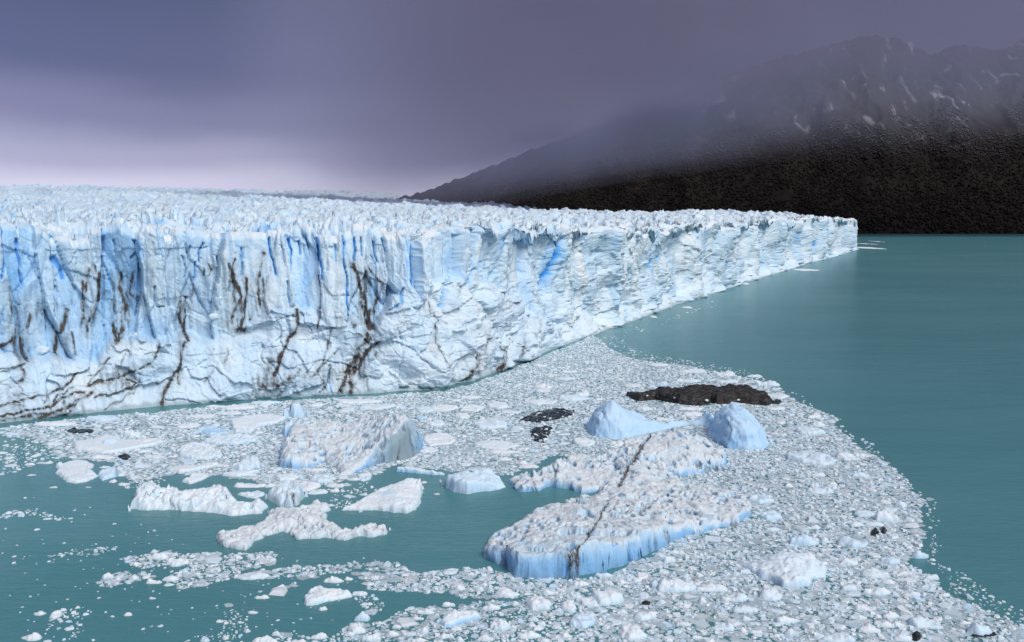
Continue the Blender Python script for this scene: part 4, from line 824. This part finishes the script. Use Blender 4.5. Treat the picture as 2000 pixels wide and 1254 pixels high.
# ---- single floes, read off the photograph: centre, width, height in pixels, freeboard m, blueness
FLOES = [(857, 857, 70, 26, .9, .06), (839, 878, 34, 14, .6, .08), (965, 868, 92, 21, .7, .1), (986, 881, 58, 12, .6, .05), (958, 826, 64, 24, 1.2, .2), (972, 790, 44, 16, 1.1, .1), (866, 796, 52, 15, .7, .05), (924, 796, 48, 15, .8, .12),
 (1058, 784, 66, 12, 1.0, .14), (1118, 776, 58, 15, 1.2, .22), (1137, 768, 30, 15, 1.6, .1), (1063, 754, 36, 12, 1.2, .03), (921, 775, 40, 9, .6, .08), (853, 825, 36, 15, .9, .16), (1138, 862, 44, 20, 1.2, .14), (1062, 762, 30, 8, .6, .1), (1000, 803, 40, 9, .7, .22), (902, 812, 30, 14, .9, .1),
 (830, 798, 42, 15, .8, .3), (1030, 910, 44, 10, .5, .04), (1022, 903, 18, 9, .8, .0), (985, 896, 34, 8, .5, .05), (1205, 866, 30, 12, .9, .06), (1112, 725, 32, 6, .8, .08), (1075, 731, 26, 6, .7, .08), (1152, 720, 22, 4, .5, .0), (1055, 713, 28, 7, .8, .06), (1105, 738, 34, 8, .6, .2),
 (700, 783, 92, 11, .6, .1), (735, 793, 68, 14, .7, .16), (680, 800, 32, 13, .5, .12), (672, 792, 36, 6, .4, .18), (620, 790, 26, 10, .8, .06), (628, 804, 26, 6, .4, .1), (470, 794, 50, 13, .7, .03), (520, 785, 60, 10, .8, .24), (425, 793, 40, 7, .5, .08), (452, 806, 50, 8, .5, .16), (400, 812, 48, 11, .6, .03), (412, 822, 26, 6, .5, .06),
 (112, 827, 70, 11, .8, .02), (205, 817, 58, 12, 1.1, .28), (265, 845, 28, 16, 1.6, .06), (371, 831, 44, 12, .6, .04), (312, 833, 28, 8, .5, .08), (397, 839, 12, 20, .9, .35), (115, 866, 30, 10, .5, .14), (210, 892, 42, 11, .6, .05), (312, 891, 38, 9, .5, .08), (98, 903, 30, 6, .4, .12), (72, 906, 20, 7, .4, .04), (215, 911, 24, 7, .5, .1), (286, 909, 38, 10, .5, .2),
 (12, 884, 26, 7, .4, .06), (30, 893, 18, 8, .5, .1), (34, 899, 16, 5, .4, .04), (4, 917, 16, 5, .3, .06), (76, 927, 18, 5, .3, .04), (14, 1009, 28, 6, .3, .1), (58, 1000, 16, 6, .4, .06), (120, 951, 14, 5, .3, .08), (186, 951, 12, 4, .3, .08), (234, 939, 16, 8, .5, .05), (252, 927, 20, 7, .4, .05), (254, 945, 22, 7, .4, .05), (275, 931, 22, 7, .4, .06),
 (566, 930, 40, 18, .9, .1), (635, 934, 48, 22, .9, .24), (622, 917, 40, 8, .5, .06), (500, 946, 60, 10, .7, .03), (540, 947, 40, 10, .6, .05), (600, 950, 60, 22, .8, .02), (627, 959, 36, 14, .6, .14), (660, 947, 44, 11, .6, .1), (660, 957, 20, 9, .6, .02), (718, 929, 26, 20, 1.0, .25), (697, 935, 30, 8, .5, .1), (742, 921, 20, 7, .5, .02), (831, 940, 11, 8, .7, .0), (490, 905, 40, 30, 1.6, .24), (440, 908, 32, 9, .5, .14), (497, 926, 24, 7, .6, .06), (688, 968, 24, 8, .4, .2), (655, 986, 18, 6, .3, .05), (716, 965, 18, 6, .3, .12), (856, 964, 12, 5, .3, .0),
 (1481, 748, 16, 11, 1.6, .16), (1502, 748, 32, 13, 1.6, .22), (1474, 734, 30, 6, .8, .14), (1417, 729, 34, 12, 1.4, .12), (1350, 724, 52, 9, 1.0, .16), (1510, 772, 50, 14, 1.0, .12), (1285, 712, 40, 7, .7, .08), (1420, 744, 40, 8, .8, .14), (1345, 742, 50, 8, .8, .18), (1235, 752, 36, 8, .6, .06), (1290, 748, 24, 10, 1.2, .34), (1345, 797, 50, 10, .8, .05), (1350, 807, 44, 11, .8, .04), (1260, 797, 34, 9, .7, .08), (1295, 818, 40, 9, .6, .1),
 (1577, 840, 48, 22, 1.6, .24), (1594, 828, 26, 11, 1.0, .08), (1575, 892, 74, 34, 1.6, .24), (1645, 891, 42, 17, 1.2, .14), (1678, 888, 30, 11, .8, .04), (1512, 797, 36, 8, .6, .06), (1586, 813, 28, 9, .8, .05), (1476, 973, 46, 22, 1.0, .3), (1494, 1005, 44, 22, 1.2, .34), (1588, 956, 52, 17, .9, .22), (1582, 947, 17, 11, 1.3, .1), (1671, 926, 42, 13, .9, .26), (1590, 926, 28, 10, .7, .1), (1575, 1028, 32, 12, .8, .16), (1712, 1008, 46, 24, 1.7, .06), (1672, 1003, 40, 16, .6, .28), (1556, 1053, 58, 24, 1.4, .34), (1645, 1057, 70, 28, 1.0, .3), (1595, 1055, 24, 10, .8, .1), (1742, 984, 24, 16, 1.0, .22), (1720, 995, 34, 14, .6, .24), (1498, 1033, 30, 9, .6, .2), (1655, 1022, 26, 14, .9, .1), (1690, 1022, 34, 11, .7, .16),
 (1768, 1081, 30, 20, 1.4, .3), (1712, 1093, 40, 20, .8, .34), (1680, 1117, 50, 26, .9, .16), (1636, 1096, 38, 16, .9, .12), (1785, 1127, 30, 14, .7, .14), (1738, 1117, 26, 12, .7, .06), (1704, 1135, 26, 12, .7, .06), (1684, 1152, 50, 22, 1.0, .1), (1630, 1146, 30, 18, .8, .18), (1746, 1159, 38, 13, .6, .12), (1654, 1184, 46, 18, .9, .06), (1640, 1202, 30, 16, .7, .1), (1764, 1213, 62, 34, 1.1, .22), (1858, 1229, 46, 28, 1.3, .26), (1836, 1214, 24, 10, .7, .12), (1994, 1229, 20, 16, 1.2, .2), (1712, 1219, 26, 15, .7, .1), (1692, 1217, 36, 18, .9, .06), (1662, 1227, 42, 18, 1.0, .02), (1700, 1200, 32, 18, .8, .1), (1612, 1244, 40, 22, .8, .2), (1806, 1160, 28, 10, .6, .08), (1716, 1243, 40, 18, .8, .08),
 (1304, 1142, 88, 34, 1.5, .16), (1374, 1147, 66, 11, .8, .1), (1416, 1164, 52, 22, .9, .16), (1480, 1160, 50, 28, .9, .18), (1430, 1188, 52, 16, .8, .22), (1505, 1209, 46, 22, 1.0, .08), (1322, 1182, 26, 12, .8, .0), (1436, 1206, 30, 14, .7, .1), (1390, 1222, 50, 22, .8, .22), (1511, 1234, 22, 16, .9, .08), (1485, 1240, 26, 9, .7, .02), (1426, 1230, 16, 12, 1.0, .0), (1450, 1232, 26, 8, .6, .0), (1317, 1217, 30, 10, .6, .1), (1560, 1213, 20, 9, .6, .05), (1355, 1172, 18, 13, .7, .1), (1297, 1092, 24, 16, 1.0, .14), (1310, 1076, 30, 11, .8, .1), (1600, 1243, 60, 28, .9, .2), (1257, 1200, 24, 18, 1.0, .05), (1340, 1243, 24, 9, .6, .1),
 (1051, 1176, 52, 34, 1.3, .08), (1106, 1184, 32, 26, .8, .05), (1164, 1168, 94, 34, 1.3, .12), (1131, 1208, 52, 38, .9, .34), (1220, 1232, 64, 36, 1.2, .06), (1028, 1238, 52, 18, 1.3, .04), (976, 1218, 46, 30, 1.4, .06), (990, 1155, 48, 28, 1.0, .08), (1130, 1138, 32, 13, .9, .03), (1175, 1121, 40, 10, .7, .22), (1070, 1155, 36, 12, .8, .03), (960, 1185, 36, 13, .8, .05), (1006, 1177, 18, 12, .7, .05), (1240, 1203, 36, 20, .8, .14), (1100, 1238, 22, 16, .9, .08), (950, 1245, 34, 15, 1.0, .04), (905, 1248, 18, 14, .9, .1), (898, 1226, 28, 13, .7, .04), (929, 1225, 17, 10, .8, .02), (1268, 1138, 24, 24, 1.0, .28), (1208, 1135, 30, 10, .7, .08), (1152, 1199, 20, 9, .7, .02), (1062, 1250, 30, 10, .6, .08), (1205, 1195, 24, 9, .7, .04), (902, 1147, 22, 13, .9, .02), (940, 1150, 18, 11, .7, .02), (925, 1120, 20, 8, .7, .04), (1040, 1208, 24, 12, .7, .2), (1056, 1218, 18, 12, .7, .02),
 (666, 1131, 42, 16, .9, .05), (694, 1128, 18, 11, .7, .04), (650, 1187, 18, 11, .6, .04), (741, 1127, 22, 11, .8, .02), (716, 1157, 38, 10, .6, .08), (722, 1203, 30, 22, 1.2, .22), (713, 1226, 34, 26, 1.0, .06), (743, 1242, 44, 22, 1.0, .12), (645, 1240, 36, 16, 1.0, .02), (780, 1236, 26, 12, .7, .02), (757, 1215, 20, 9, .7, .05), (840, 1192, 34, 16, .9, .04), (880, 1178, 32, 14, 1.0, .04), (837, 1230, 24, 17, .8, .05), (832, 1248, 34, 12, .9, .02), (876, 1240, 40, 14, .8, .03), (550, 1250, 60, 18, 1.3, .04), (610, 1251, 34, 13, 1.0, .02), (566, 1236, 18, 12, .9, .02), (700, 1237, 22, 9, .6, .02), (788, 1222, 22, 12, .8, .04), (826, 1206, 24, 9, .7, .05),
 (534, 1164, 28, 12, .6, .03), (520, 1194, 24, 9, .5, .04), (330, 1085, 44, 16, .9, .04), (370, 1096, 50, 22, .8, .1), (328, 1134, 26, 14, .8, .0), (360, 1128, 32, 14, .7, .08), (294, 1100, 18, 9, .6, .0), (242, 1124, 22, 12, .7, .0), (262, 1129, 18, 8, .6, .02), (290, 1127, 20, 10, .6, .0), (510, 1122, 64, 20, .7, .14), (485, 1087, 18, 10, .6, .02), (225, 1070, 12, 6, .4, .0), (300, 1092, 9, 6, .5, .0), (150, 1083, 14, 6, .4, .02), (154, 1199, 20, 22, .6, .05), (124, 1196, 20, 12, .5, .1), (120, 1242, 36, 20, .8, .03), (288, 1198, 16, 10, .5, .02), (459, 1212, 14, 8, .4, .02), (330, 1167, 14, 7, .4, .05), (1692, 484, 34, 5, .8, .0), (1686, 476, 18, 3, .8, .04), (1710, 472, 9, 4, 1.2, .0), (1574, 527, 42, 5, .6, .04), (1452, 553, 16, 5, .7, .0), (1342, 600, 20, 4, .6, .0), (1276, 618, 12, 5, .7, .0)]
ORD = ['closest', 'second closest', 'third closest', 'fourth closest', 'fifth closest', 'sixth closest', 'seventh closest', 'eighth closest', 'ninth closest', 'tenth closest']
recs = []
for i, (cx_, cy_, w_, h_, fb, bl) in enumerate(FLOES):
    r_ = np.random.default_rng(1000 + i)
    x0, y0 = (float(v) for v in unproj(cx_, cy_ + h_ * 0.25))
    dist_ = math.hypot(x0, y0)
    mpx = dist_ / FPX
    fb = min(fb, h_ * mpx * 0.62 + 0.1)
    hx = w_ / 2 * mpx * 1.16
    yb = float(unproj(cx_, cy_ - h_ / 2, fb)[1]); yf = float(unproj(cx_, cy_ + h_ / 2, 0.0)[1])
    hy = max((yb - yf) / 2 * 1.16, hx * 0.4); ym = (yb + yf) / 2
    xm = float((cx_ - 1000) / FPX * math.hypot(ym, CAM_H))
    n_ = int(r_.integers(7, 11))
    ang = np.sort((np.arange(n_) + r_.uniform(-.32, .32, n_)) * 2 * math.pi / n_)
    rad = r_.uniform(.72, 1.08, n_)
    sh = r_.uniform(-.35, .35)
    ol = [(xm + hx * k_ * math.cos(a_) + sh * hy * k_ * math.sin(a_) * 0.5, ym + hy * k_ * math.sin(a_)) for a_, k_ in zip(ang, rad)]
    zt = fb * r_.uniform(.45, .95, n_)
    tlt = r_.uniform(-.4, .4)
    cs = [(xm + hx * r_.uniform(-.3, .3), ym + hy * r_.uniform(0, .4), fb), (xm + hx * .35, ym - .1 * hy, fb * (0.7 + tlt)), (xm - hx * .35, ym, fb * (0.7 - tlt))]
    ob = berg_mesh('ice_floe', ol, zt, cs, MAT_BERG, step=mpx * 2.0, edge=min(.6, hx * .3), jag=min(.35, hx * .12), fac=fb * .4, lump=fb * .3, lscale=max(.8, hx * .4),
                   blue=bl * .85 - .02, face=.16, dirt=.05 if r_.random() < .2 else 0, grey=.05 * r_.random(), epow=.42, seed=300 + i * 31)
    recs.append([ob, cx_, cy_, w_, h_, fb, bl])
def kind_of(r):
    tall = r[5] > 0.75 * 0.5 * r[3] * math.hypot(r[0].location.x, r[0].location.y) / FPX * 0.8
    size = 'large' if r[3] >= 56 else 'medium' if r[3] >= 30 else 'small'
    tint = 'blue' if r[6] >= .2 else 'pale blue' if r[6] >= .1 else 'white'
    return f"{size} {tint} floe"
from collections import defaultdict
buckets = defaultdict(list)
for r in recs:
    x, y = r[0].location.x, r[0].location.y
    lp = min(LAND, key=lambda L: math.hypot(L[1] - x, (L[2] - y)))
    dx_, dy_ = x - lp[1], y - lp[2]
    side_ = ('right of' if dx_ > 0 else 'left of') if abs(dx_) > abs(dy_) * 0.7 else ('beyond' if dy_ > 0 else 'in front of')
    buckets[(kind_of(r), side_, lp[0])].append((math.hypot(dx_, dy_), r))
for (kd, sd_, ld), lst in buckets.items():
    lst.sort(key=lambda t: t[0])
    for k_, (dd_, r) in enumerate(lst):
        lab = f"{kd} {sd_} {ld}" if len(lst) == 1 else f"{ORD[min(k_, 9)]} of the {kd}s {sd_} {ld}"
        tag(r[0], lab, 'ice floe', 'single floes adrift in the bay')

# ---- blocks resting on the ice
def block(px, py, z_, size, label, seed, blue=.05, D=None):
    r_ = np.random.default_rng(seed)
    if D is None: x, y = (float(v) for v in unproj(px, py, z_))
    else:
        a_, b_, c_ = rays(px, py); x, y, z_ = float(a_ / b_ * D), float(D), float(CAM_H + c_ / b_ * D)
    import bmesh
    bm = bmesh.new()
    for _ in range(26):
        v = r_.normal(0, 1, 3); v /= np.linalg.norm(v); v = np.sign(v) * np.abs(v) ** .75
        bm.verts.new((v[0] * size * r_.uniform(.75, 1), v[1] * size * r_.uniform(.75, 1), v[2] * size * .62 * r_.uniform(.8, 1)))
    bmesh.ops.convex_hull(bm, input=bm.verts)
    loose = [v for v in bm.verts if not v.link_faces]
    bmesh.ops.delete(bm, geom=loose, context='VERTS')
    bmesh.ops.bevel(bm, geom=list(bm.edges), offset=size * .05, segments=1, affect='EDGES')
    me = bpy.data.meshes.new('ice_block'); bm.to_mesh(me); bm.free()
    for nm, val in (('blue', blue), ('dirt', 0.0), ('grey', 0.0)):
        at = me.attributes.new(nm, 'FLOAT', 'POINT'); at.data.foreach_set('value', np.full(len(me.vertices), val, np.float32))
    me.materials.append(MAT_BERG)
    ob = bpy.data.objects.new('ice_block', me); ob.location = (x, y, z_); COL.objects.link(ob)
    return tag(ob, label, 'ice block')
block(1380, 1006, 2.3, 2.0, 'round white boulder of ice perched on the largest berg', 1, .04)
block(1359, 1020, 1.7, .85, 'small white cube of ice beside the perched round boulder', 2, .02)
block(214, 865, .8, 2.2, 'small bright blue lump sitting on the wide flat floe', 3, .30)
block(1294, 752, 4.2, 1.8, 'pale blue slab lying over the black rock berg top edge', 4, .3)
def face_D(px, py):
    dpx = (PUf - px) ** 2 + (PVf - py) ** 2
    return float(FYf[np.argmin(dpx)])
PUf, PVf = (a_.ravel() for a_ in project(FX, FY, FZ)); FYf = FY.ravel()
for i, (px, py, sz, lab) in enumerate([(82, 684, 3.4, 'angular pale block of fallen ice at the far left cliff foot'), (662, 615, 1.9, 'white block of ice wedged on a ledge above the dark silt band'), (681, 700, 2.0, 'pale block of ice on the slope beside the widest silt band'), (265, 655, 2.2, 'white boulder of ice heaped under the dirtiest pillars'), (488, 645, 1.5, 'small grey block of ice in the rubble ledge under silt streaks'), (418, 618, 2.6, 'pointed white block of ice standing halfway up the cliff'), (1168, 600, 2.0, 'white block of ice low on the cliff near the lake corner')]):
    block(px, py, 0, sz * .8, lab, 20 + i, .12, face_D(px, py) + .3)

# ice chips on the rock covered berg
CH = sorted([(1264, 773), (1293, 767), (1318, 777), (1332, 775), (1310, 753), (1330, 754), (1362, 772), (1438, 760), (1442, 781), (1470, 779), (1448, 772), (1422, 762), (1355, 755), (1395, 766), (1299, 764), (1380, 782)])
for i, ((px, py), nth) in enumerate(zip(CH, 'first second third fourth fifth sixth seventh eighth ninth tenth eleventh twelfth thirteenth fourteenth fifteenth last'.split())):
    block(px, py, 2.9 - (py - 752) * .045, .5 + .35 * ((i * 7) % 5) / 5, f'{nth} white ice chip from the left on the black rock covered berg', 60 + i, .02)['group'] = 'ice chips on the rocky berg'

# ---- brash: packed broken ice round everything
RES = 0.25
GX0, GX1, GY0, GY1 = -230.0, 260.0, 95.0, 640.0
NXg, NYg = int((GX1 - GX0) / RES), int((GY1 - GY0) / RES)
occ = np.zeros((NYg, NXg), bool)
def stamp_poly(P, shrink=0.0):
    x0, x1, y0, y1 = P[:, 0].min(), P[:, 0].max(), P[:, 1].min(), P[:, 1].max()
    i0, i1 = max(0, int((y0 - GY0) / RES)), min(NYg, int((y1 - GY0) / RES) + 1); j0, j1 = max(0, int((x0 - GX0) / RES)), min(NXg, int((x1 - GX0) / RES) + 1)
    if i1 <= i0 or j1 <= j0: return
    xx, yy_ = np.meshgrid(GX0 + (np.arange(j0, j1) + .5) * RES, GY0 + (np.arange(i0, i1) + .5) * RES)
    occ[i0:i1, j0:j1] |= inside(xx, yy_, [tuple(p) for p in P])
for P in OCC: stamp_poly(P)
# how densely the brash covers the water, by zone (photo outlines laid on the water)
ZONES = [
 ([(0, 838), (60, 828), (200, 812), (350, 800), (500, 786), (740, 772), (870, 763), (930, 747), (1000, 722), (1085, 686), (1160, 655), (1190, 680), (1235, 702), (1330, 713), (1420, 730), (1490, 745), (1530, 768), (1565, 788), (1610, 806), (1636, 818), (1625, 835), (1650, 845), (1665, 862), (1700, 885), (1735, 905), (1765, 935), (1790, 965), (1806, 990), (1800, 1020), (1794, 1050), (1798, 1075), (1760, 1092), (1790, 1112), (1815, 1125), (1840, 1148), (1900, 1178), (1960, 1208), (2010, 1236), (2060, 1275),
   (1180, 1275), (1150, 1140), (1230, 1100), (1330, 1055), (1350, 960), (1240, 900), (1100, 890), (1040, 905), (1000, 926), (880, 920), (840, 912), (780, 905), (720, 930), (640, 945), (560, 960), (500, 940), (440, 930), (340, 925), (262, 945), (225, 925), (232, 905), (190, 900), (120, 892), (90, 872), (60, 852), (0, 852)], .97),
 ([(1190, 1120), (1140, 1140), (1000, 1118), (930, 1108), (860, 1118), (800, 1108), (740, 1098), (700, 1100), (720, 1112), (690, 1122), (690, 1140), (720, 1160), (790, 1150), (860, 1165), (900, 1160), (960, 1165), (1010, 1160), (1040, 1170), (1200, 1275), (1260, 1275)], .80),
 ([(1200, 1160), (1200, 1275), (640, 1275), (660, 1236), (700, 1216), (760, 1212), (800, 1190), (850, 1180), (900, 1175), (980, 1170), (1040, 1160)], .60),
 ([(690, 1172), (745, 1168), (757, 1184), (740, 1200), (700, 1185)], .5), ([(500, 1275), (520, 1248), (560, 1232), (600, 1240), (660, 1245), (700, 1275)], .5),
 ([(242, 1094), (290, 1082), (340, 1078), (430, 1080), (480, 1084), (540, 1082), (544, 1100), (500, 1108), (470, 1118), (430, 1136), (390, 1146), (350, 1148), (312, 1138), (330, 1128), (380, 1112), (330, 1102), (260, 1104)], .78),
 ([(178, 1140), (230, 1118), (285, 1112), (302, 1126), (300, 1136), (240, 1136), (200, 1146)], .7), ([(472, 1134), (510, 1112), (560, 1113), (640, 1104), (700, 1096), (742, 1100), (700, 1110), (650, 1120), (610, 1130), (540, 1132), (490, 1136)], .66),
 ([(0, 1002), (60, 996), (140, 1010), (140, 1018), (60, 1010), (0, 1014)], .30), ([(88, 1084), (160, 1074), (200, 1066), (230, 1064), (232, 1074), (180, 1090), (110, 1090)], .22), ([(104, 1200), (140, 1190), (160, 1200), (140, 1254), (92, 1262)], .3), ([(424, 1240), (436, 1190), (452, 1170), (468, 1196), (474, 1262), (300, 1270), (360, 1252)], .2), ([(535, 1145), (575, 1140), (578, 1152), (540, 1156)], .7),
 ([(0, 862), (60, 850), (140, 862), (150, 890), (100, 905), (30, 920), (0, 925)], .20), ([(640, 950), (720, 940), (760, 960), (700, 1000), (650, 990)], .16), ([(240, 930), (300, 925), (330, 935), (270, 960), (240, 955)], .3),
 ([(0, 960), (240, 1000), (400, 1080), (760, 1090), (700, 1200), (500, 1260), (0, 1260)], .006), ([(1170, 660), (1240, 705), (1420, 735), (1530, 765), (1650, 845), (1800, 970), (1815, 1080), (1850, 1150), (2010, 1240), (2010, 1200), (1840, 1100), (1830, 990), (1700, 870), (1560, 770), (1450, 722), (1260, 690), (1200, 655)], .10),
 ([(1170, 655), (1680, 488), (1690, 496), (1200, 668)], .03),
]
ZP = [(gpts(p), d) for p, d in ZONES]
def density(x, y):
    # ragged borders
    xx = x + 2.2 * fbm(x / 7, y / 9, 3, 501); yy_ = y + 4.0 * fbm(x / 7, y / 9, 3, 502)
    r = np.zeros(x.shape)
    for P, d in ZP: r = np.maximum(r, np.where(inside(xx, yy_, P), d, 0))
    return r
bpts = []
OFFS = {}
def occ_at(x, y):
    j = np.clip(((x - GX0) / RES).astype(int), 0, NXg - 1); i = np.clip(((y - GY0) / RES).astype(int), 0, NYg - 1)
    return occ[i, j]
front_y = lambda x, y: None
FRP = list(zip(bx.tolist(), by.tolist()))
icepoly = FRP + [(bx[-1], 9000.0), (-4000.0, 9000.0), (bx[0] - 50, by[0])]
under = []
for R_, lim in ((1.5, 700), (.95, 420), (.6, 260)):
    cell = R_ * 1.15
    xs, ys_ = np.meshgrid(np.arange(-210, 250, cell), np.arange(100, lim, cell))
    x = (xs + rng.uniform(-.5, .5, xs.shape) * cell).ravel(); y = (ys_ + rng.uniform(-.5, .5, xs.shape) * cell).ravel()
    pu, pv = project(x, y, 0.0)
    m = (pu > -40) & (pu < 2040) & (pv < 1290) & ~occ_at(x, y)
    x, y = x[m], y[m]
    dn = density(x, y) * (1 if R_ > 1.2 else .9)
    m = (rng.random(len(x)) < np.where(dn > .9, .80, np.where(dn > .45, dn * .55, 0))) & ~inside(x, y, icepoly)
    under.append(np.stack([x[m], y[m], R_ * rng.uniform(.55, 1.1, m.sum())], -1))
under = np.concatenate(under)
for R_, lim in ((2.5, 700), (1.7, 700), (1.15, 700), (0.8, 640), (0.55, 480), (0.36, 240), (0.24, 170)):
    cell = R_ * 1.6
    xs, ys_ = np.meshgrid(np.arange(-210, 250, cell), np.arange(100, lim, cell * 0.94))
    ys_ = ys_ + 0.0
    x = (xs + rng.uniform(-.42, .42, xs.shape) * cell).ravel(); y = (ys_ + rng.uniform(-.42, .42, xs.shape) * cell).ravel()
    pu, pv = project(x, y, 0.0)
    m = (pu > -40) & (pu < 2040) & (pv < 1290) & ~occ_at(x, y)
    x, y = x[m], y[m]
    dn = density(x, y)
    if R_ < .7: dn = dn * np.where(fbm(x / 9, y / 12, 3, 515) + .35 * fbm(x / 30, y / 40, 2, 516) < -.34, .12, 1)
    sel = {2.5: .045, 1.7: .11, 1.15: .2, .8: .5, .55: .9, .36: .97, .24: .97}[R_]
    clump = np.clip(1 + 0.9 * fbm(x / 14, y / 18, 3, 510), 0.1, 2) if R_ > .7 else 1
    m = rng.random(len(x)) < np.minimum(dn * sel * clump, .97 * (dn > .5) + dn * (dn <= .5))
    x, y = x[m], y[m]
    m = ~inside(x, y, icepoly)
    x, y = x[m], y[m]
    rr = R_ * rng.uniform(.72, 1.18, len(x))
    ok = np.ones(len(x), bool)
    for a_ in np.linspace(0, 2 * math.pi, 8)[:-1]:
        ok &= ~occ_at(x + rr * .6 * math.cos(a_), y + rr * .6 * math.sin(a_))
    x, y, rr = x[ok], y[ok], rr[ok]
    bpts.append(np.stack([x, y, rr], -1))
    if R_ > .3:
        kmax = int(R_ * 1.2 / RES)
        for a_ in range(-kmax, kmax + 1):
            for b_ in range(-kmax, kmax + 1):
                dd_ = math.hypot(a_, b_) * RES
                m = rr * .93 >= dd_
                if m.any():
                    j = np.clip(((x[m] - GX0) / RES).astype(int) + a_, 0, NXg - 1); i = np.clip(((y[m] - GY0) / RES).astype(int) + b_, 0, NYg - 1)
                    occ[i, j] = True
bp = np.concatenate(bpts)
# small floes that can be told apart: the largest pieces become objects of their own
app = bp[:, 2] / np.hypot(bp[:, 0], bp[:, 1])
order = np.argsort(-app)
NIND = 0
def chunk_verts(n, seed):
    """n broken pieces: a hexagonal top over a wider waterline ring"""
    r_ = np.random.default_rng(seed); K = 6
    a = (np.arange(K)[None] + r_.uniform(-.36, .36, (n, K))) * 2 * math.pi / K + r_.uniform(0, 6.28, (n, 1))
    rad = r_.uniform(.62, 1.12, (n, K)); asp = r_.uniform(.62, 1.0, (n, 1)); rot = r_.uniform(0, 3.14, (n, 1))
    lx = rad * np.cos(a); ly = rad * np.sin(a) * asp
    X_ = lx * np.cos(rot) - ly * np.sin(rot); Y_ = lx * np.sin(rot) + ly * np.cos(rot)
    return X_, Y_, r_
def chunks(P, seed):
    n = len(P); X_, Y_, r_ = chunk_verts(n, seed); K = 6
    hgt = P[:, 2:3] * r_.uniform(.10, .62, (n, 1)) * np.interp(P[:, 2:3], [.5, 1.0, 2.5], [1, .7, .4])
    sunk = r_.random((n, 1)) < .22
    hgt = np.where(sunk, .05 + .05 * r_.random((n, 1)), hgt)
    ins = r_.uniform(.55, .85, (n, K))
    tz = hgt * (0.7 + r_.uniform(-.35, .45, (n, K)))
    ring0 = np.stack([P[:, 0:1] + X_ * P[:, 2:3], P[:, 1:2] + Y_ * P[:, 2:3], np.full(X_.shape, -.06)], -1)
    shx = r_.uniform(-.12, .12, (n, 1)); shy = r_.uniform(-.12, .12, (n, 1))
    ring1 = np.stack([P[:, 0:1] + (X_ * ins + shx) * P[:, 2:3], P[:, 1:2] + (Y_ * ins + shy) * P[:, 2:3], np.maximum(tz, .02)], -1)
    V = np.concatenate([ring0, ring1], 1)
    b0 = (np.arange(n) * 2 * K)[:, None]
    k = np.arange(K); k2 = (k + 1) % K
    t1 = np.stack([b0 + k, b0 + k2, b0 + K + k2], -1); t2 = np.stack([b0 + k, b0 + K + k2, b0 + K + k], -1)
    tp = np.stack([np.stack([b0[:, 0] + K, b0[:, 0] + K + i, b0[:, 0] + K + i + 1], -1) for i in range(1, K - 1)], 1)
    F = np.concatenate([t1, t2, tp], 1).reshape(-1, 3)
    reg = .20 * fbm(P[:, 0:1] / 13, P[:, 1:2] / 18, 3, 520)
    gy_ = np.where(sunk, r_.uniform(.35, .85, (n, 1)), np.clip(r_.normal(.05, .11, (n, 1)) + reg, 0, .6))
    bl_ = np.clip(r_.normal(.13, .12, (n, 1)), 0, .5)
    one = np.ones((n, 2 * K))
    gr_ = gy_ * one; gr_[:, :K] = np.clip(gr_[:, :K] + .25, 0, .9)
    return V.reshape(-1, 3), F, dict(blue=bl_ * one, dirt=0.0 * one + .5 * (r_.random((n, 1)) < .012), grey=gr_)
for kk, idx in enumerate(order[:NIND]):
    V, F, at = chunks(bp[idx:idx + 1], 900 + int(idx) % 97)
    loc = (float(bp[idx, 0]), float(bp[idx, 1]), 0.0)
    ob = add_mesh('ice_floe', V, F, MAT_BERG, None, at, False, loc)
    tag(ob, 'hand sized looking loose ice chunk among the brash near the camera', 'ice floe', 'loose chunks in the nearest brash')
V, F, at = chunks(bp[order[NIND:]], 77)
# drowned plates of ice lying at the surface between the pieces
n_ = len(under); X_, Y_, r_ = chunk_verts(n_, 78); K = 6
zl = r_.uniform(.006, .05, (n_, 1))
UV = np.stack([under[:, :1] + X_ * under[:, 2:], under[:, 1:2] + Y_ * under[:, 2:], zl + 0 * X_], -1).reshape(-1, 3)
b0 = (np.arange(n_) * K)[:, None]
UF = np.concatenate([np.stack([b0[:, 0], b0[:, 0] + i, b0[:, 0] + i + 1], -1) for i in range(1, K - 1)]) + len(V)
gru = np.repeat(np.clip(r_.normal(.55, .18, n_) + .3 * fbm(under[:, 0] / 13, under[:, 1] / 18, 3, 520), .1, .97), K)
at = dict(blue=np.concatenate([at['blue'].ravel(), np.repeat(np.clip(r_.normal(.1, .08, n_), 0, .4), K)]), dirt=np.concatenate([at['dirt'].ravel(), np.zeros(n_ * K)]), grey=np.concatenate([at['grey'].ravel(), gru]))
V = np.concatenate([V, UV]); F = np.concatenate([F, UF])
tag(add_mesh('brash_ice', V, F, MAT_BERG, None, at, False), 'dense grey white brash of small broken ice covering the bay', kind='stuff')
print('BRASH', len(bp), 'TRIS', sum(sum(len(p.vertices) - 2 for p in o_.data.polygons) if len(o_.data.polygons) < 1000 else len(o_.data.loops) - 2 * len(o_.data.polygons) for o_ in COL.objects if o_.type == 'MESH'))
